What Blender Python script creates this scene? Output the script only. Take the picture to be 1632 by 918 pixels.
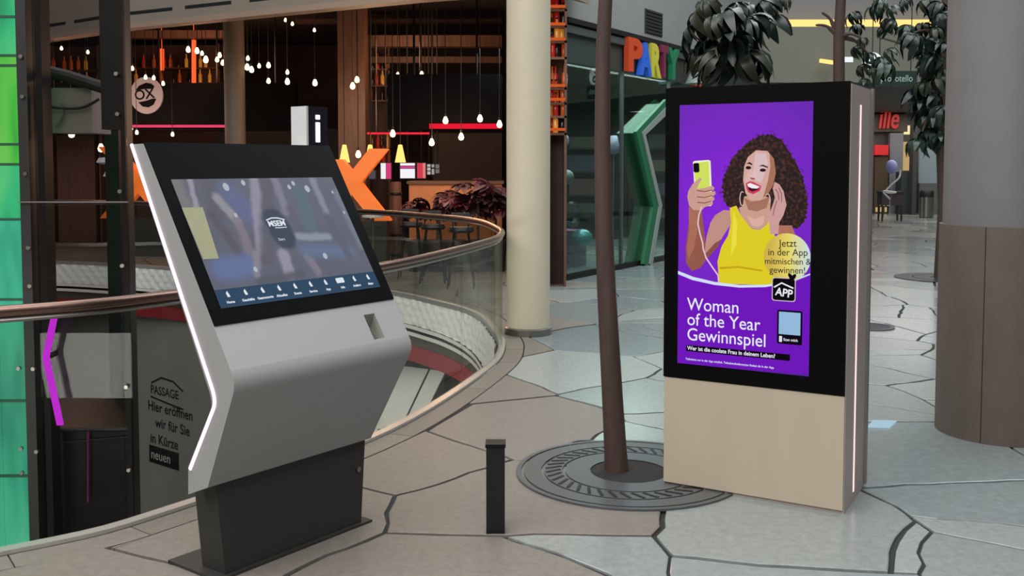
import bpy, math, random
import numpy as np
from mathutils import Vector, Matrix
random.seed(7)
for o in list(bpy.data.objects): bpy.data.objects.remove(o)
scene = bpy.context.scene
COL = scene.collection
R = math.radians

# ------------------------------------------------------------------ camera, world, lights, exposure
FPX, CX, CY, HOR = 1600.0, 816.0, 353.0, 262.0
PITCH = math.atan((CY - HOR) / FPX)
CAM = Vector((0, 0, 1.6))
cam = bpy.data.cameras.new('camera'); co = bpy.data.objects.new('camera', cam); COL.objects.link(co)
cam.sensor_fit = 'HORIZONTAL'; cam.sensor_width = 36.0; cam.lens = 36.0 * FPX / 1632.0
cam.shift_x = 0.0; cam.shift_y = -(459.0 - CY) / 1632.0
cam.clip_end = 200
co.location = CAM; co.rotation_euler = (math.pi / 2 - PITCH, 0, 0)
scene.camera = co

vs = scene.view_settings
scene.display_settings.display_device = 'sRGB'
vs.view_transform = 'Standard'; vs.look = 'None'; vs.gamma = 1.0; vs.exposure = 0.0
vs.use_curve_mapping = False

world = bpy.data.worlds.new('overcast_sky'); scene.world = world
world.use_nodes = True
bg = world.node_tree.nodes['Background']
bg.inputs[0].default_value = (0.80, 0.88, 0.95, 1); bg.inputs[1].default_value = 0.42

def area(name, loc, rot, size, power, color=(1, 1, 1), sy=None):
    l = bpy.data.lights.new(name, 'AREA'); l.energy = power; l.color = color
    l.shape = 'RECTANGLE'; l.size = size; l.size_y = sy or size
    o = bpy.data.objects.new(name, l); COL.objects.link(o); o.location = loc; o.rotation_euler = rot
    return o
def point(name, loc, power, color, r=0.08):
    l = bpy.data.lights.new(name, 'POINT'); l.energy = power; l.color = color; l.shadow_soft_size = r
    o = bpy.data.objects.new(name, l); COL.objects.link(o); o.location = loc
    return o
area('atrium_daylight_fill', (-3.5, -0.5, 8.0), (R(22), R(-6), 0), 12, 1500, (1.0, 0.98, 0.95), 8)  # daylight from above; unseen lamp tilted to brighten the kiosk's flank
area('oval_fill', (-4.5, 8.5, 9.5), (0, 0, 0), 8, 520, (1.0, 0.98, 0.95))  # unseen lamp added over the opening to brighten the quilted facing
area('hall_skylight', (5.5, 11.0, 9.0), (0, 0, 0), 7, 900, (0.90, 0.97, 1.0), 10)

# ------------------------------------------------------------------ pixel helpers (plan the room from measured sight lines)
AX = Vector((0, math.cos(PITCH), -math.sin(PITCH))); UP = Vector((0, math.sin(PITCH), math.cos(PITCH))); RT = Vector((1, 0, 0))
def ray(x, y): return RT * ((x - CX) / FPX) + UP * ((CY - y) / FPX) + AX
def at(x, y, Y): d = ray(x, y); return CAM + d * (Y / d.y)
def atz(x, y, z): d = ray(x, y); return CAM + d * ((z - CAM.z) / d.z)
def onpl(x, y, P0, n): d = ray(x, y); return CAM + d * ((P0 - CAM).dot(n) / d.dot(n))
Z3 = Vector((0, 0, 1))

# ------------------------------------------------------------------ materials
def lin(c):
    return tuple(((v / 255) / 12.92 if v / 255 <= 0.04045 else ((v / 255 + 0.055) / 1.055) ** 2.4) for v in c)
MATS = {}
def mat(name, rgb, rough=0.5, metal=0.0, var=0.0, scale=8.0, bump=0.0, emit=None, estr=1.0, spec=0.5, coat=0.0, stretch=(1, 1, 1)):
    if name in MATS: return MATS[name]
    m = bpy.data.materials.new(name); m.use_nodes = True
    nt = m.node_tree; b = nt.nodes['Principled BSDF']
    c = lin(rgb)
    b.inputs['Base Color'].default_value = (*c, 1); b.inputs['Roughness'].default_value = rough
    b.inputs['Metallic'].default_value = metal; b.inputs['Specular IOR Level'].default_value = spec
    b.inputs['Coat Weight'].default_value = coat
    if var > 0 or bump > 0:
        tc = nt.nodes.new('ShaderNodeTexCoord'); mp = nt.nodes.new('ShaderNodeMapping'); mp.inputs['Scale'].default_value = stretch
        nz = nt.nodes.new('ShaderNodeTexNoise'); nz.inputs['Scale'].default_value = scale; nz.inputs['Detail'].default_value = 6
        nz.inputs['Roughness'].default_value = 0.65
        nt.links.new(tc.outputs['Object'], mp.inputs[0]); nt.links.new(mp.outputs[0], nz.inputs[0])
        if var > 0:
            rp = nt.nodes.new('ShaderNodeValToRGB')
            rp.color_ramp.elements[0].position = 0.3; rp.color_ramp.elements[1].position = 0.7
            rp.color_ramp.elements[0].color = (*[v * (1 - var) for v in c], 1)
            rp.color_ramp.elements[1].color = (*[min(1, v * (1 + var)) for v in c], 1)
            nt.links.new(nz.outputs[0], rp.inputs[0]); nt.links.new(rp.outputs[0], b.inputs['Base Color'])
        if bump > 0:
            bp = nt.nodes.new('ShaderNodeBump'); bp.inputs['Strength'].default_value = bump; bp.inputs['Distance'].default_value = 0.01
            nt.links.new(nz.outputs[0], bp.inputs['Height']); nt.links.new(bp.outputs[0], b.inputs['Normal'])
    if emit is not None:
        b.inputs['Emission Color'].default_value = (*lin(emit), 1); b.inputs['Emission Strength'].default_value = estr
    MATS[name] = m; return m
def glow(name, rgb, s=1.0):
    """something that gives off light: a lamp or a lit display"""
    if name in MATS: return MATS[name]
    m = bpy.data.materials.new(name); m.use_nodes = True; nt = m.node_tree
    nt.nodes.remove(nt.nodes['Principled BSDF'])
    e = nt.nodes.new('ShaderNodeEmission'); e.inputs[0].default_value = (*lin(rgb), 1); e.inputs[1].default_value = s
    nt.links.new(e.outputs[0], nt.nodes['Material Output'].inputs[0]); MATS[name] = m; return m
def glass(name, tint, refl=1.0, rough=0.0, amount=0.35):
    if name in MATS: return MATS[name]
    m = bpy.data.materials.new(name); m.use_nodes = True; nt = m.node_tree
    nt.nodes.remove(nt.nodes['Principled BSDF'])
    t = nt.nodes.new('ShaderNodeBsdfTransparent'); t.inputs[0].default_value = (*tint, 1)
    g = nt.nodes.new('ShaderNodeBsdfGlossy'); g.inputs['Roughness'].default_value = rough; g.inputs[0].default_value = (refl, refl, refl, 1)
    f = nt.nodes.new('ShaderNodeFresnel'); f.inputs[0].default_value = 1.45
    x = nt.nodes.new('ShaderNodeMixShader'); ml = nt.nodes.new('ShaderNodeMath'); ml.operation = 'MULTIPLY'; ml.inputs[1].default_value = amount
    nt.links.new(f.outputs[0], ml.inputs[0]); nt.links.new(ml.outputs[0], x.inputs[0]); nt.links.new(t.outputs[0], x.inputs[1]); nt.links.new(g.outputs[0], x.inputs[2])
    nt.links.new(x.outputs[0], nt.nodes['Material Output'].inputs[0]); MATS[name] = m; return m

# ------------------------------------------------------------------ mesh helpers
class MB:
    def __init__(s): s.v = []; s.f = []
    def add(s, vs_, fs_):
        k = len(s.v); s.v += [tuple(p) for p in vs_]; s.f += [tuple(i + k for i in f) for f in fs_]; return s
    def hexa(s, p):      # 8 corners: bottom loop 0-3, top loop 4-7
        return s.add(p, [(3, 2, 1, 0), (4, 5, 6, 7), (0, 1, 5, 4), (1, 2, 6, 5), (2, 3, 7, 6), (3, 0, 4, 7)])
    def box(s, a, b):
        (x0, y0, z0), (x1, y1, z1) = a, b
        return s.hexa([(x0, y0, z0), (x1, y0, z0), (x1, y1, z0), (x0, y1, z0), (x0, y0, z1), (x1, y0, z1), (x1, y1, z1), (x0, y1, z1)])
    def obox(s, o, ex, ey, ez):   # corner + three edge vectors
        o = Vector(o); p = [o, o + ex, o + ex + ey, o + ey]; return s.hexa(p + [q + ez for q in p])
    def prism(s, pts, d):
        d = Vector(d); n = len(pts); p = [Vector(q) for q in pts]
        return s.add(p + [q + d for q in p], [tuple(range(n))[::-1], tuple(range(n, 2 * n))] + [(i, (i + 1) % n, (i + 1) % n + n, i + n) for i in range(n)])
    def tube(s, pts, r, n=8, closed=False, cap=True):
        pts = [Vector(p) for p in pts]; m = len(pts); rs = r if isinstance(r, (list, tuple)) else [r] * m
        base = len(s.v); prev = None
        for i, p in enumerate(pts):
            if closed: t = pts[(i + 1) % m] - pts[i - 1]
            else: t = pts[min(i + 1, m - 1)] - pts[max(i - 1, 0)]
            t.normalize()
            if prev is None:
                a = Vector((0, 0, 1)) if abs(t.z) < 0.9 else Vector((1, 0, 0))
                u = t.cross(a).normalized()
            else: u = (prev - t * prev.dot(t)).normalized()
            prev = u; w = t.cross(u)
            for k in range(n):
                an = 2 * math.pi * k / n; s.v.append(tuple(p + (u * math.cos(an) + w * math.sin(an)) * rs[i]))
        for i in range(m if closed else m - 1):
            j = (i + 1) % m
            for k in range(n): s.f.append((base + i * n + k, base + i * n + (k + 1) % n, base + j * n + (k + 1) % n, base + j * n + k))
        if cap and not closed:
            s.f.append(tuple(base + k for k in range(n))[::-1]); s.f.append(tuple(base + (m - 1) * n + k for k in range(n)))
        return s
    def lathe(s, prof, c=(0, 0, 0), n=24, cap=True):
        base = len(s.v); c = Vector(c)
        for (r, z) in prof:
            for k in range(n):
                an = 2 * math.pi * k / n; s.v.append((c.x + r * math.cos(an), c.y + r * math.sin(an), c.z + z))
        for i in range(len(prof) - 1):
            for k in range(n): s.f.append((base + i * n + k, base + i * n + (k + 1) % n, base + (i + 1) * n + (k + 1) % n, base + (i + 1) * n + k))
        if cap:
            s.f.append(tuple(base + k for k in range(n))[::-1]); s.f.append(tuple(base + (len(prof) - 1) * n + k for k in range(n)))
        return s
    def mesh(s, name, m, off=Vector((0, 0, 0)), smooth=False):
        me = bpy.data.meshes.new(name); o = Vector(off)
        me.from_pydata([tuple(Vector(p) - o) for p in s.v], [], s.f); me.materials.append(m); me.validate(); me.update()
        if smooth:
            me.polygons.foreach_set('use_smooth', [True] * len(me.polygons))
            try: me.set_sharp_from_angle(angle=R(38))
            except Exception: pass
        return me
def wloc(o):
    v = Vector((0, 0, 0))
    while o: v += o.location; o = o.parent
    return v
def thing(name, label, cat, loc=(0, 0, 0), group=None, kind=None):
    o = bpy.data.objects.new(name, None); COL.objects.link(o); o.location = loc; o.empty_display_size = 0.1
    tag(o, label, cat, group, kind); return o
def tag(o, label=None, cat=None, group=None, kind=None):
    if label: o['label'] = label
    if cat: o['category'] = cat
    if group: o['group'] = group
    if kind: o['kind'] = kind
    return o
def part(name, mb, m, parent=None, smooth=False, loc=None, label=None):
    """mesh given in world coordinates; origin at the parent (or at loc)"""
    off = wloc(parent) if parent else Vector(loc or (0, 0, 0))
    o = bpy.data.objects.new(name, mb.mesh(name, m, off, smooth)); COL.objects.link(o)
    if parent: o.parent = parent
    else: o.location = off
    if label: o['label'] = label
    return o
def inst(name, me, loc, parent=None, rot=(0, 0, 0), sc=(1, 1, 1)):
    o = bpy.data.objects.new(name, me); COL.objects.link(o)
    o.location = Vector(loc) - (wloc(parent) if parent else Vector((0, 0, 0))); o.rotation_euler = rot; o.scale = sc
    if parent: o.parent = parent
    return o
def struct(name, mb, m, parent=None, smooth=False, label=None):
    o = part(name, mb, m, parent, smooth)
    if not parent: o['kind'] = 'structure'
    if label: o['label'] = label
    return o
def lay(mb, frame, pts, h0, h1):
    """flat polygon in a frame (origin, ex, ey, n) between heights h0 and h1"""
    O, ex, ey, n = frame
    mb.prism([O + ex * u + ey * v + n * h0 for u, v in pts], n * (h1 - h0)); return mb
def text_mb(txt, frame, u, v, size, h, align='LEFT', bold=0.0, squeeze=1.0, extr=0.0, rot=0.0, shear=0.0):
    cu = bpy.data.curves.new('t', 'FONT'); cu.body = txt; cu.size = size; cu.align_x = align; cu.offset = bold; cu.resolution_u = 3
    cu.extrude = extr; cu.resolution_u = 4; cu.shear = shear
    ob = bpy.data.objects.new('t', cu); COL.objects.link(ob)
    dg = bpy.context.evaluated_depsgraph_get(); dg.update()
    me = bpy.data.meshes.new_from_object(ob.evaluated_get(dg))
    O, ex, ey, n = frame; mb = MB(); cr, sr = math.cos(rot), math.sin(rot)
    vs_ = []
    for q in me.vertices:
        x, y = q.co.x * squeeze, q.co.y
        vs_.append(O + ex * (u + x * cr - y * sr) + ey * (v + x * sr + y * cr) + n * (h + q.co.z))
    mb.add(vs_, [tuple(p.vertices) for p in me.polygons])
    bpy.data.objects.remove(ob); bpy.data.curves.remove(cu); bpy.data.meshes.remove(me)
    return mb
def ell(cx, cy, rx, ry, n=20, a0=0, a1=360):
    return [(cx + rx * math.cos(R(a0 + (a1 - a0) * i / n)), cy + ry * math.sin(R(a0 + (a1 - a0) * i / n))) for i in range(n if a1 - a0 == 360 else n + 1)]
def rrect(x0, y0, x1, y1, r, k=4):
    p = []
    for cx_, cy_, a in ((x1 - r, y1 - r, 0), (x0 + r, y1 - r, 90), (x0 + r, y0 + r, 180), (x1 - r, y0 + r, 270)):
        p += [(cx_ + r * math.cos(R(a + 90 * i / k)), cy_ + r * math.sin(R(a + 90 * i / k))) for i in range(k + 1)]
    return p
def strip(pts, w):
    """flat ribbon polygon of width w along a 2D polyline"""
    L_, R_ = [], []
    for i, p in enumerate(pts):
        a = pts[max(i - 1, 0)]; b = pts[min(i + 1, len(pts) - 1)]; dx, dy = b[0] - a[0], b[1] - a[1]; d = math.hypot(dx, dy) or 1
        ww = w[i] if isinstance(w, list) else w
        L_.append((p[0] - dy / d * ww / 2, p[1] + dx / d * ww / 2)); R_.append((p[0] + dy / d * ww / 2, p[1] - dx / d * ww / 2))
    return L_ + R_[::-1]
def catmull(P, n=6, closed=True):
    out = []; m = len(P)
    for i in range(m if closed else m - 1):
        if closed: p = [Vector(P[(i + k) % m]) for k in (-1, 0, 1, 2)]
        else: p = [Vector(P[min(max(i + k, 0), m - 1)]) for k in (-1, 0, 1, 2)]
        for j in range(n):
            t = j / n
            out.append(0.5 * ((2 * p[1]) + (p[2] - p[0]) * t + (2 * p[0] - 5 * p[1] + 4 * p[2] - p[3]) * t * t + (3 * p[1] - p[0] - 3 * p[2] + p[3]) * t ** 3))
    if not closed: out.append(Vector(P[-1]))
    return out

# common materials
STEEL = mat('brushed_steel', (150, 146, 140), 0.32, 1.0)
DARK = mat('dark_metal', (26, 26, 28), 0.4, 0.6)
BLACK = mat('matte_black', (14, 14, 15), 0.5)

# ================================================================== STRUCTURE
# --- the oval opening in the floor
HP = [(-2.09, 4.06), (-1.55, 4.6), (-0.76, 5.91), (-0.22, 7.67), (-0.09, 8.64), (-0.15, 9.5), (-0.37, 10.67), (-0.84, 11.57), (-1.73, 12.75),
      (-3.73, 14.36), (-6.12, 15.9), (-8.2, 16.5), (-10.2, 15.6), (-11.2, 12.5), (-10.6, 8.5), (-8.6, 5.2), (-6.0, 3.45), (-3.6, 3.2)]
HOLE = catmull(HP, 6)
HC = Vector((-4.6, 9.6))
NH = len(HOLE)
def hole_out(i, d):        # point offset outwards from the opening
    a, b = HOLE[i - 1], HOLE[(i + 1) % NH]; t = (b - a).normalized(); nn = Vector((t.y, -t.x))
    if nn.dot(HOLE[i] - HC) < 0: nn = -nn
    return HOLE[i] + nn * d
def in_hole(p):
    c = False
    for i in range(NH):
        a, b = HOLE[i - 1], HOLE[i]
        if (a.y > p[1]) != (b.y > p[1]) and p[0] < (b.x - a.x) * (p[1] - a.y) / (b.y - a.y) + a.x: c = not c
    return c
X0, X1, Y0, Y1 = -15.0, 18.0, -5.0, 40.0
def outer_pt(i):
    d = HOLE[i] - HC
    ts = []
    if d.x: ts.append(((X1 if d.x > 0 else X0) - HC.x) / d.x)
    if d.y: ts.append(((Y1 if d.y > 0 else Y0) - HC.y) / d.y)
    return HC + d * min(ts)
fl = MB(); edge = [hole_out(i, 0.03) for i in range(NH)]; outs = [outer_pt(i) for i in range(NH)]
cor = [Vector((X0, Y0)), Vector((X1, Y0)), Vector((X1, Y1)), Vector((X0, Y1))]
vsf = [(p.x, p.y, -0.012) for p in edge] + [(p.x, p.y, -0.012) for p in outs]; fsf = []
for i in range(NH):
    j = (i + 1) % NH; a, b = outs[i], outs[j]
    q = [i, i + NH]
    for c in cor:                                  # keep the rectangle's corners
        on_a = min(abs(a.x - X0), abs(a.x - X1)) < 1e-6; on_b = min(abs(b.x - X0), abs(b.x - X1)) < 1e-6
        if on_a != on_b and (abs(a.x - c.x) < 1e-6 or abs(b.x - c.x) < 1e-6) and (abs(a.y - c.y) < 1e-6 or abs(b.y - c.y) < 1e-6):
            vsf.append((c.x, c.y, -0.012)); q.append(len(vsf) - 1)
    q += [j + NH, j]; fsf.append(tuple(q[::-1]))
fl.add(vsf, fsf)
MORTAR = mat('dark_joint', (33, 34, 35), 0.75, var=0.2, scale=20)
floor = struct('floor', fl, MORTAR, label='crazy paved stone mall floor with dark joints')
# --- crazy paving stones
STONES = [mat('stone_taupe', (116, 109, 102), 0.42, var=0.16, scale=26, bump=0.05), mat('stone_brown', (111, 103, 96), 0.45, var=0.16, scale=30, bump=0.05),
          mat('stone_grey', (132, 138, 136), 0.2, var=0.14, scale=22, bump=0.03), mat('stone_blue', (128, 136, 137), 0.18, var=0.14, scale=18, bump=0.03),
          mat('stone_light', (141, 145, 142), 0.26, var=0.14, scale=30, bump=0.03)]
rs = random.Random(21)
def clip(poly, p, n):      # keep side where (q-p).n <= 0
    out = []
    for i in range(len(poly)):
        a, b = poly[i - 1], poly[i]; da, db = (a - p).dot(n), (b - p).dot(n)
        if da <= 0: out.append(a)
        if (da < 0 < db) or (db < 0 < da): out.append(a + (b - a) * (da / (da - db)))
    return out
RIM = [hole_out(i, .20) for i in range(NH)]
sites = []
gx = -8.5
cell = 1.0
for iy in range(int(38 / cell)):
    for ix in range(int(26 / cell)):
        x = -9.5 + (ix + 0.5 * (iy % 2)) * cell * 1.15 + rs.uniform(-.45, .45) * cell; y = 1.8 + iy * cell * 0.9 + rs.uniform(-.42, .42) * cell
        if y < 38: sites.append(Vector((x, y)))
S = np.array([(p.x, p.y) for p in sites])
stones = []
for k, p in enumerate(sites):
    if in_hole(p) and min((h - p).length for h in HOLE) > 1.0: continue
    if abs(p.x) > p.y * 0.56 + 1.6: continue
    if p.y > 22 and p.x < 3: continue
    poly = [p + Vector(d) for d in ((-2.2, -2.2), (2.2, -2.2), (2.2, 2.2), (-2.2, 2.2))]
    dd = np.hypot(S[:, 0] - p.x, S[:, 1] - p.y)
    for j in np.argsort(dd)[1:22]:
        q = sites[int(j)]; n = (q - p).normalized(); poly = clip(poly, (p + q) / 2, n)
        if len(poly) < 3: break
    if len(poly) < 3: continue
    pieces = [poly]
    if rs.random() < 0.5:                        # some slabs are split by a crack-like joint
        an = rs.uniform(0, math.pi); n = Vector((math.cos(an), math.sin(an))); c = p + Vector((rs.uniform(-.3, .3), rs.uniform(-.3, .3)))
        pieces = [clip(poly, c, n), clip(poly, c, -n)]
    for pc in pieces:
        if len(pc) < 3: continue
        i = min(range(NH), key=lambda t: (HOLE[t] - p).length)
        near = any((q - HOLE[i]).length < 1.6 for q in pc)
        if len(pc) < 3: continue
        for j in range(len(pc)):                  # shrink by the joint
            pass
        ar = 0.5 * sum(pc[i - 1].x * pc[i].y - pc[i].x * pc[i - 1].y for i in range(len(pc)))
        if ar < 0: pc = pc[::-1]
        g = 0.008 + 0.006 * rs.random(); sh = pc
        for j in range(len(pc)):
            a, b = pc[j - 1], pc[j]; t = b - a
            if t.length < 1e-4: continue
            t.normalize(); n = Vector((t.y, -t.x)); sh = clip(sh, a - n * g, n)
            if len(sh) < 3: break
        if len(sh) >= 3: 
            cl = []
            for q in sh:
                if not cl or (q - cl[-1]).length > 0.01: cl.append(q)
            if len(cl) < 3: continue
            if not near: stones.append([cl]); continue
            c_ = sum(cl, Vector((0, 0))) / len(cl); i = min(range(NH), key=lambda t: (HOLE[t] - c_).length)
            rest, bits = cl, []
            for t_ in sorted(range(-11, 12), key=abs):
                e0, e1 = RIM[(i + t_) % NH], RIM[(i + t_ + 1) % NH]; d_ = (e1 - e0).normalized(); n_ = Vector((d_.y, -d_.x))
                if n_.dot(e0 - HC) < 0: n_ = -n_
                out_ = clip(rest, e0, -n_); rest = clip(rest, e0, n_)
                if len(out_) >= 3: bits.append(out_)
                if len(rest) < 3: break
            bits = [q for q in bits if abs(sum(q[i - 1].x * q[i].y - q[i].x * q[i - 1].y for i in range(len(q)))) > .002]
            if bits: stones.append(bits)
from mathutils import noise as mn
def rough_edge(poly):                             # broken, slightly wandering slab edges (the same field for neighbours)
    out = []
    for i in range(len(poly)):
        a, b = poly[i - 1], poly[i]; m = max(1, int((b - a).length / .11)) if a.length < 14 else max(1, int((b - a).length / .3))
        for j in range(m):
            q = a.lerp(b, j / m); dr = min((h - q).length for h in HOLE); k_ = min(1, max(0, (dr - .3) / .5))
            v = mn.noise_vector(Vector((q.x * 1.7, q.y * 1.7, 0))) * .075 + mn.noise_vector(Vector((q.x * 6, q.y * 6, 5))) * .022
            out.append(Vector((q.x + v.x * k_, q.y + v.y * k_)))
    return out
stones = [[rough_edge(b) for b in st] for st in stones]
stones.sort(key=lambda s: min(q.length for b in s for q in b))
far = {}
for k, bits in enumerate(stones):
    c = sum(bits[0], Vector((0, 0))) / len(bits[0])
    warm = c.x < 0.35 + (c.y - 6) * 0.03  # same stone throughout; cast of light and reflections put into its colour
    mi = rs.choice((0, 0, 1)) if warm else rs.choice((2, 3, 3, 4))
    tp = rs.uniform(-0.0015, 0.0015)
    mb = far.setdefault(mi, MB()) if k >= 230 else MB()
    for st in bits:
        n = len(st); cc = sum(st, Vector((0, 0))) / n; e_ = .006 if len(bits) == 1 else 0.0
        inn = [q + (cc - q).normalized() * e_ for q in st]
        mb.add([(q.x, q.y, -0.012) for q in st] + [(q.x, q.y, (-0.003 if e_ else 0) + tp) for q in st] + [(q.x, q.y, tp + .00002) for q in inn],
           [(i, (i + 1) % n, (i + 1) % n + n, i + n) for i in range(n)] + [(i + n, (i + 1) % n + n, (i + 1) % n + 2 * n, i + 2 * n) for i in range(n)] + [tuple(range(2 * n, 3 * n))])
    if k < 230: part('paving_stone', mb, STONES[mi], floor)
for mi, mb in far.items(): tag(part('far_paving', mb, STONES[mi], floor), kind='stuff')

for k in range(0, NH, 4):                         # border course along the balustrade
    ii = [(k + t) % NH for t in range(5)]; A_ = [hole_out(i, .034) for i in ii]; B_ = [hole_out(i, .188) for i in ii]
    e0 = (A_[1] - A_[0]).normalized() * .006; A_[0] += e0; B_[0] += e0
    part('border_stone', MB().prism([(q.x, q.y, -.012) for q in A_ + B_[::-1]], (0, 0, .0115)), STONES[(k // 4) % 2], floor)
# --- slab edge lining the opening
BEIGE = mat('beige_panel', (134, 122, 110), 0.6, var=0.06, scale=3)
WHITEP = mat('white_quilt', (236, 236, 230), 0.5)
sl = MB()
for i in range(NH):
    j = (i + 1) % NH; a, b = hole_out(i, 0.025), hole_out(j, 0.025); c, d = hole_out(i, .5), hole_out(j, .5)
    sl.add([(a.x, a.y, -0.014), (b.x, b.y, -0.014), (b.x, b.y, -0.8), (a.x, a.y, -0.8), (c.x, c.y, -0.8), (d.x, d.y, -0.8)], [(0, 1, 2, 3), (3, 2, 5, 4)])
trim1 = struct('trim_1', sl, mat('slab_edge', (98, 92, 86), 0.6), label='slab edge lining the oval opening')
# quilted white facing on the far half, with mouldings and a red band below
i0 = min(range(NH), key=lambda t: (HOLE[t] - Vector((-0.12, 9.1))).length); i1 = min(range(NH), key=lambda t: (HOLE[t] - Vector((-8.2, 16.5))).length)
arc = [hole_out(i, -0.0) for i in range(i0, i1 + 1)]
fine = []; acc = [0]
for k in range(len(arc) - 1):
    m = max(2, int((arc[k + 1] - arc[k]).length / 0.05))
    fine += [arc[k].lerp(arc[k + 1], t / m) for t in range(m)]
fine.append(arc[-1])
for k in range(1, len(fine)): acc.append(acc[-1] + (fine[k] - fine[k - 1]).length)
def dropf(s): return 0.34 + 0.22 * max(0, 1 - s / 2.6) ** 1.2
def faceband(f0, f1, off, rows, fn=None):
    mb = MB(); vs_ = []; nr = rows + 1
    for k, p in enumerate(fine):
        a, b = fine[max(k - 1, 0)], fine[min(k + 1, len(fine) - 1)]; t = (b - a).normalized(); nn = Vector((-t.y, t.x))
        if nn.dot(HC - p) < 0: nn = -nn
        for r_ in range(nr):
            v = r_ / rows; z = f0(acc[k]) * (1 - v) + f1(acc[k]) * v
            o = off + (fn(acc[k], z) if fn else 0); q = p + nn * o; vs_.append((q.x, q.y, z))
    fs = []
    for k in range(len(fine) - 1):
        for r_ in range(rows): fs.append((k * nr + r_, (k + 1) * nr + r_, (k + 1) * nr + r_ + 1, k * nr + r_ + 1))
    return mb.add(vs_, fs)
def tuft(s, z):
    a = (s + z) / 0.19; b = (s - z) / 0.19
    return 0.035 * (abs(math.sin(math.pi * a)) * abs(math.sin(math.pi * b))) ** 0.5
part('quilted_pad', faceband(lambda s: -0.03, lambda s: -dropf(s), 0.03, 12, tuft), WHITEP, trim1, True, label='white diamond-quilted facing')
OFFW = mat('offwhite_moulding', (226, 223, 214), 0.4)
def ridge(z0, z1, off, m, name, label=None):
    part(name, faceband(lambda s: -dropf(s) - z0, lambda s: -dropf(s) - z1, off, 3, lambda s, z: 0.0), m, trim1, True, label=label)
ridge(0.0, 0.045, 0.07, OFFW, 'moulding'); ridge(0.045, 0.085, 0.01, DARK, 'groove'); ridge(0.085, 0.13, 0.06, OFFW, 'moulding')
ridge(0.13, 0.26, 0.0, mat('brown_band', (88, 74, 66), 0.6), 'brown_band'); ridge(0.26, 0.46, 0.012, mat('red_band', (150, 40, 48), 0.5), 'red_band', 'red band under the mouldings')
# --- lower level
lowf = MB().box((-15, 1, -4.4), (4, 30, -4.2)); struct('floor_lower', lowf, mat('lower_tile', (58, 57, 58), 0.3, var=0.1, scale=4), label='dark floor of the level below')
wd = Vector((0.79, -0.61, 0)).normalized(); wn = Vector((-0.61, -0.79, 0)).normalized()
W0 = Vector((-9.5, 18.75, -4.2)); HOARD = mat('grey_hoarding', (150, 146, 142), 0.55, var=0.04, scale=2)
wl = MB().obox(W0, wd * 9.2, -wn * 0.2, Z3 * 3.4); wall_low = struct('wall_lower', wl, HOARD, label='grey hoarding with shop announcement lettering on the level below')
lowside = MB().box((-15.0, 1, -4.2), (-14.8, 30, -0.8)); struct('wall_lower_left', lowside, DARK)
lowback = MB().box((-15.0, 29.8, -4.2), (4, 30, -0.8)); struct('wall_lower_back', lowback, DARK)
lowright = MB().box((3.8, 1, -4.2), (4, 30, -0.8)); struct('wall_lower_right', lowright, mat('lower_wall', (90, 86, 82), 0.6))
lownear = MB().box((-15.0, 1, -4.2), (4, 1.2, -0.8)); struct('wall_lower_near', lownear, mat('lower_wall', (90, 86, 82), 0.6))
lowc = MB()
for i in range(NH):
    j = (i + 1) % NH; a, b = hole_out(i, 0.4), hole_out(j, 0.4); c, d = hole_out(i, 3.2), hole_out(j, 3.2)
    lowc.add([(a.x, a.y, -0.8), (b.x, b.y, -0.8), (d.x, d.y, -0.8), (c.x, c.y, -0.8)], [(3, 2, 1, 0)])
struct('ceiling_lower', lowc, mat('lower_ceiling', (120, 116, 112), 0.7))
fr = (W0, wd, Z3, wn)
def on_hoard(px, py):
    q = onpl(px, py, W0, wn) - W0; return q.dot(wd), q.z
INK = mat('print_black', (24, 24, 26), 0.6)
u, v = on_hoard(240, 654); 
for k, (t, x, y, sz) in enumerate((('Hier eröffnen', 236, 652, .22), ('wir für Sie', 248, 680, .22), ('in Kürze', 240, 704, .22))):
    u, v = on_hoard(x, y); part('lettering', text_mb(t, fr, u, v, sz, 0.004, bold=.004), INK, wall_low)
u, v = on_hoard(238, 714); u2, v2 = on_hoard(279, 714)
part('text_bar', lay(MB(), fr, [(u, v - .22), (u2 + .1, v - .22), (u2 + .1, v + .06), (u, v + .06)], 0.001, 0.004), INK, wall_low)
part('lettering', text_mb('neuen', fr, u + .05, v - .15, .22, 0.006), mat('print_white', (210, 208, 204), 0.6), wall_low)
u, v = on_hoard(240, 610)
part('logo_arc', lay(MB(), fr, strip([(u + .02, v), (u + .3, v + .12), (u + .62, v + .1), (u + .88, v - .02)], .03), .001, .004), INK, wall_low)
part('lettering', text_mb('PASSAGE', fr, u, v - .16, .19, 0.004, bold=.003), INK, wall_low)
part('logo_arc', lay(MB(), fr, strip([(u, v - .22), (u + .4, v - .26), (u + .88, v - .3)], .025), .001, .004), INK, wall_low)
for t, x, y in (('eröffnet hier für', 104, 607), ('uns für Sie', 124, 632), ('neuen Store', 104, 655)):
    u, v = on_hoard(x, y); part('lettering', text_mb(t, fr, u, v, .26, 0.004), mat('print_faint', (96, 93, 91), 0.6), wall_low)

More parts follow.
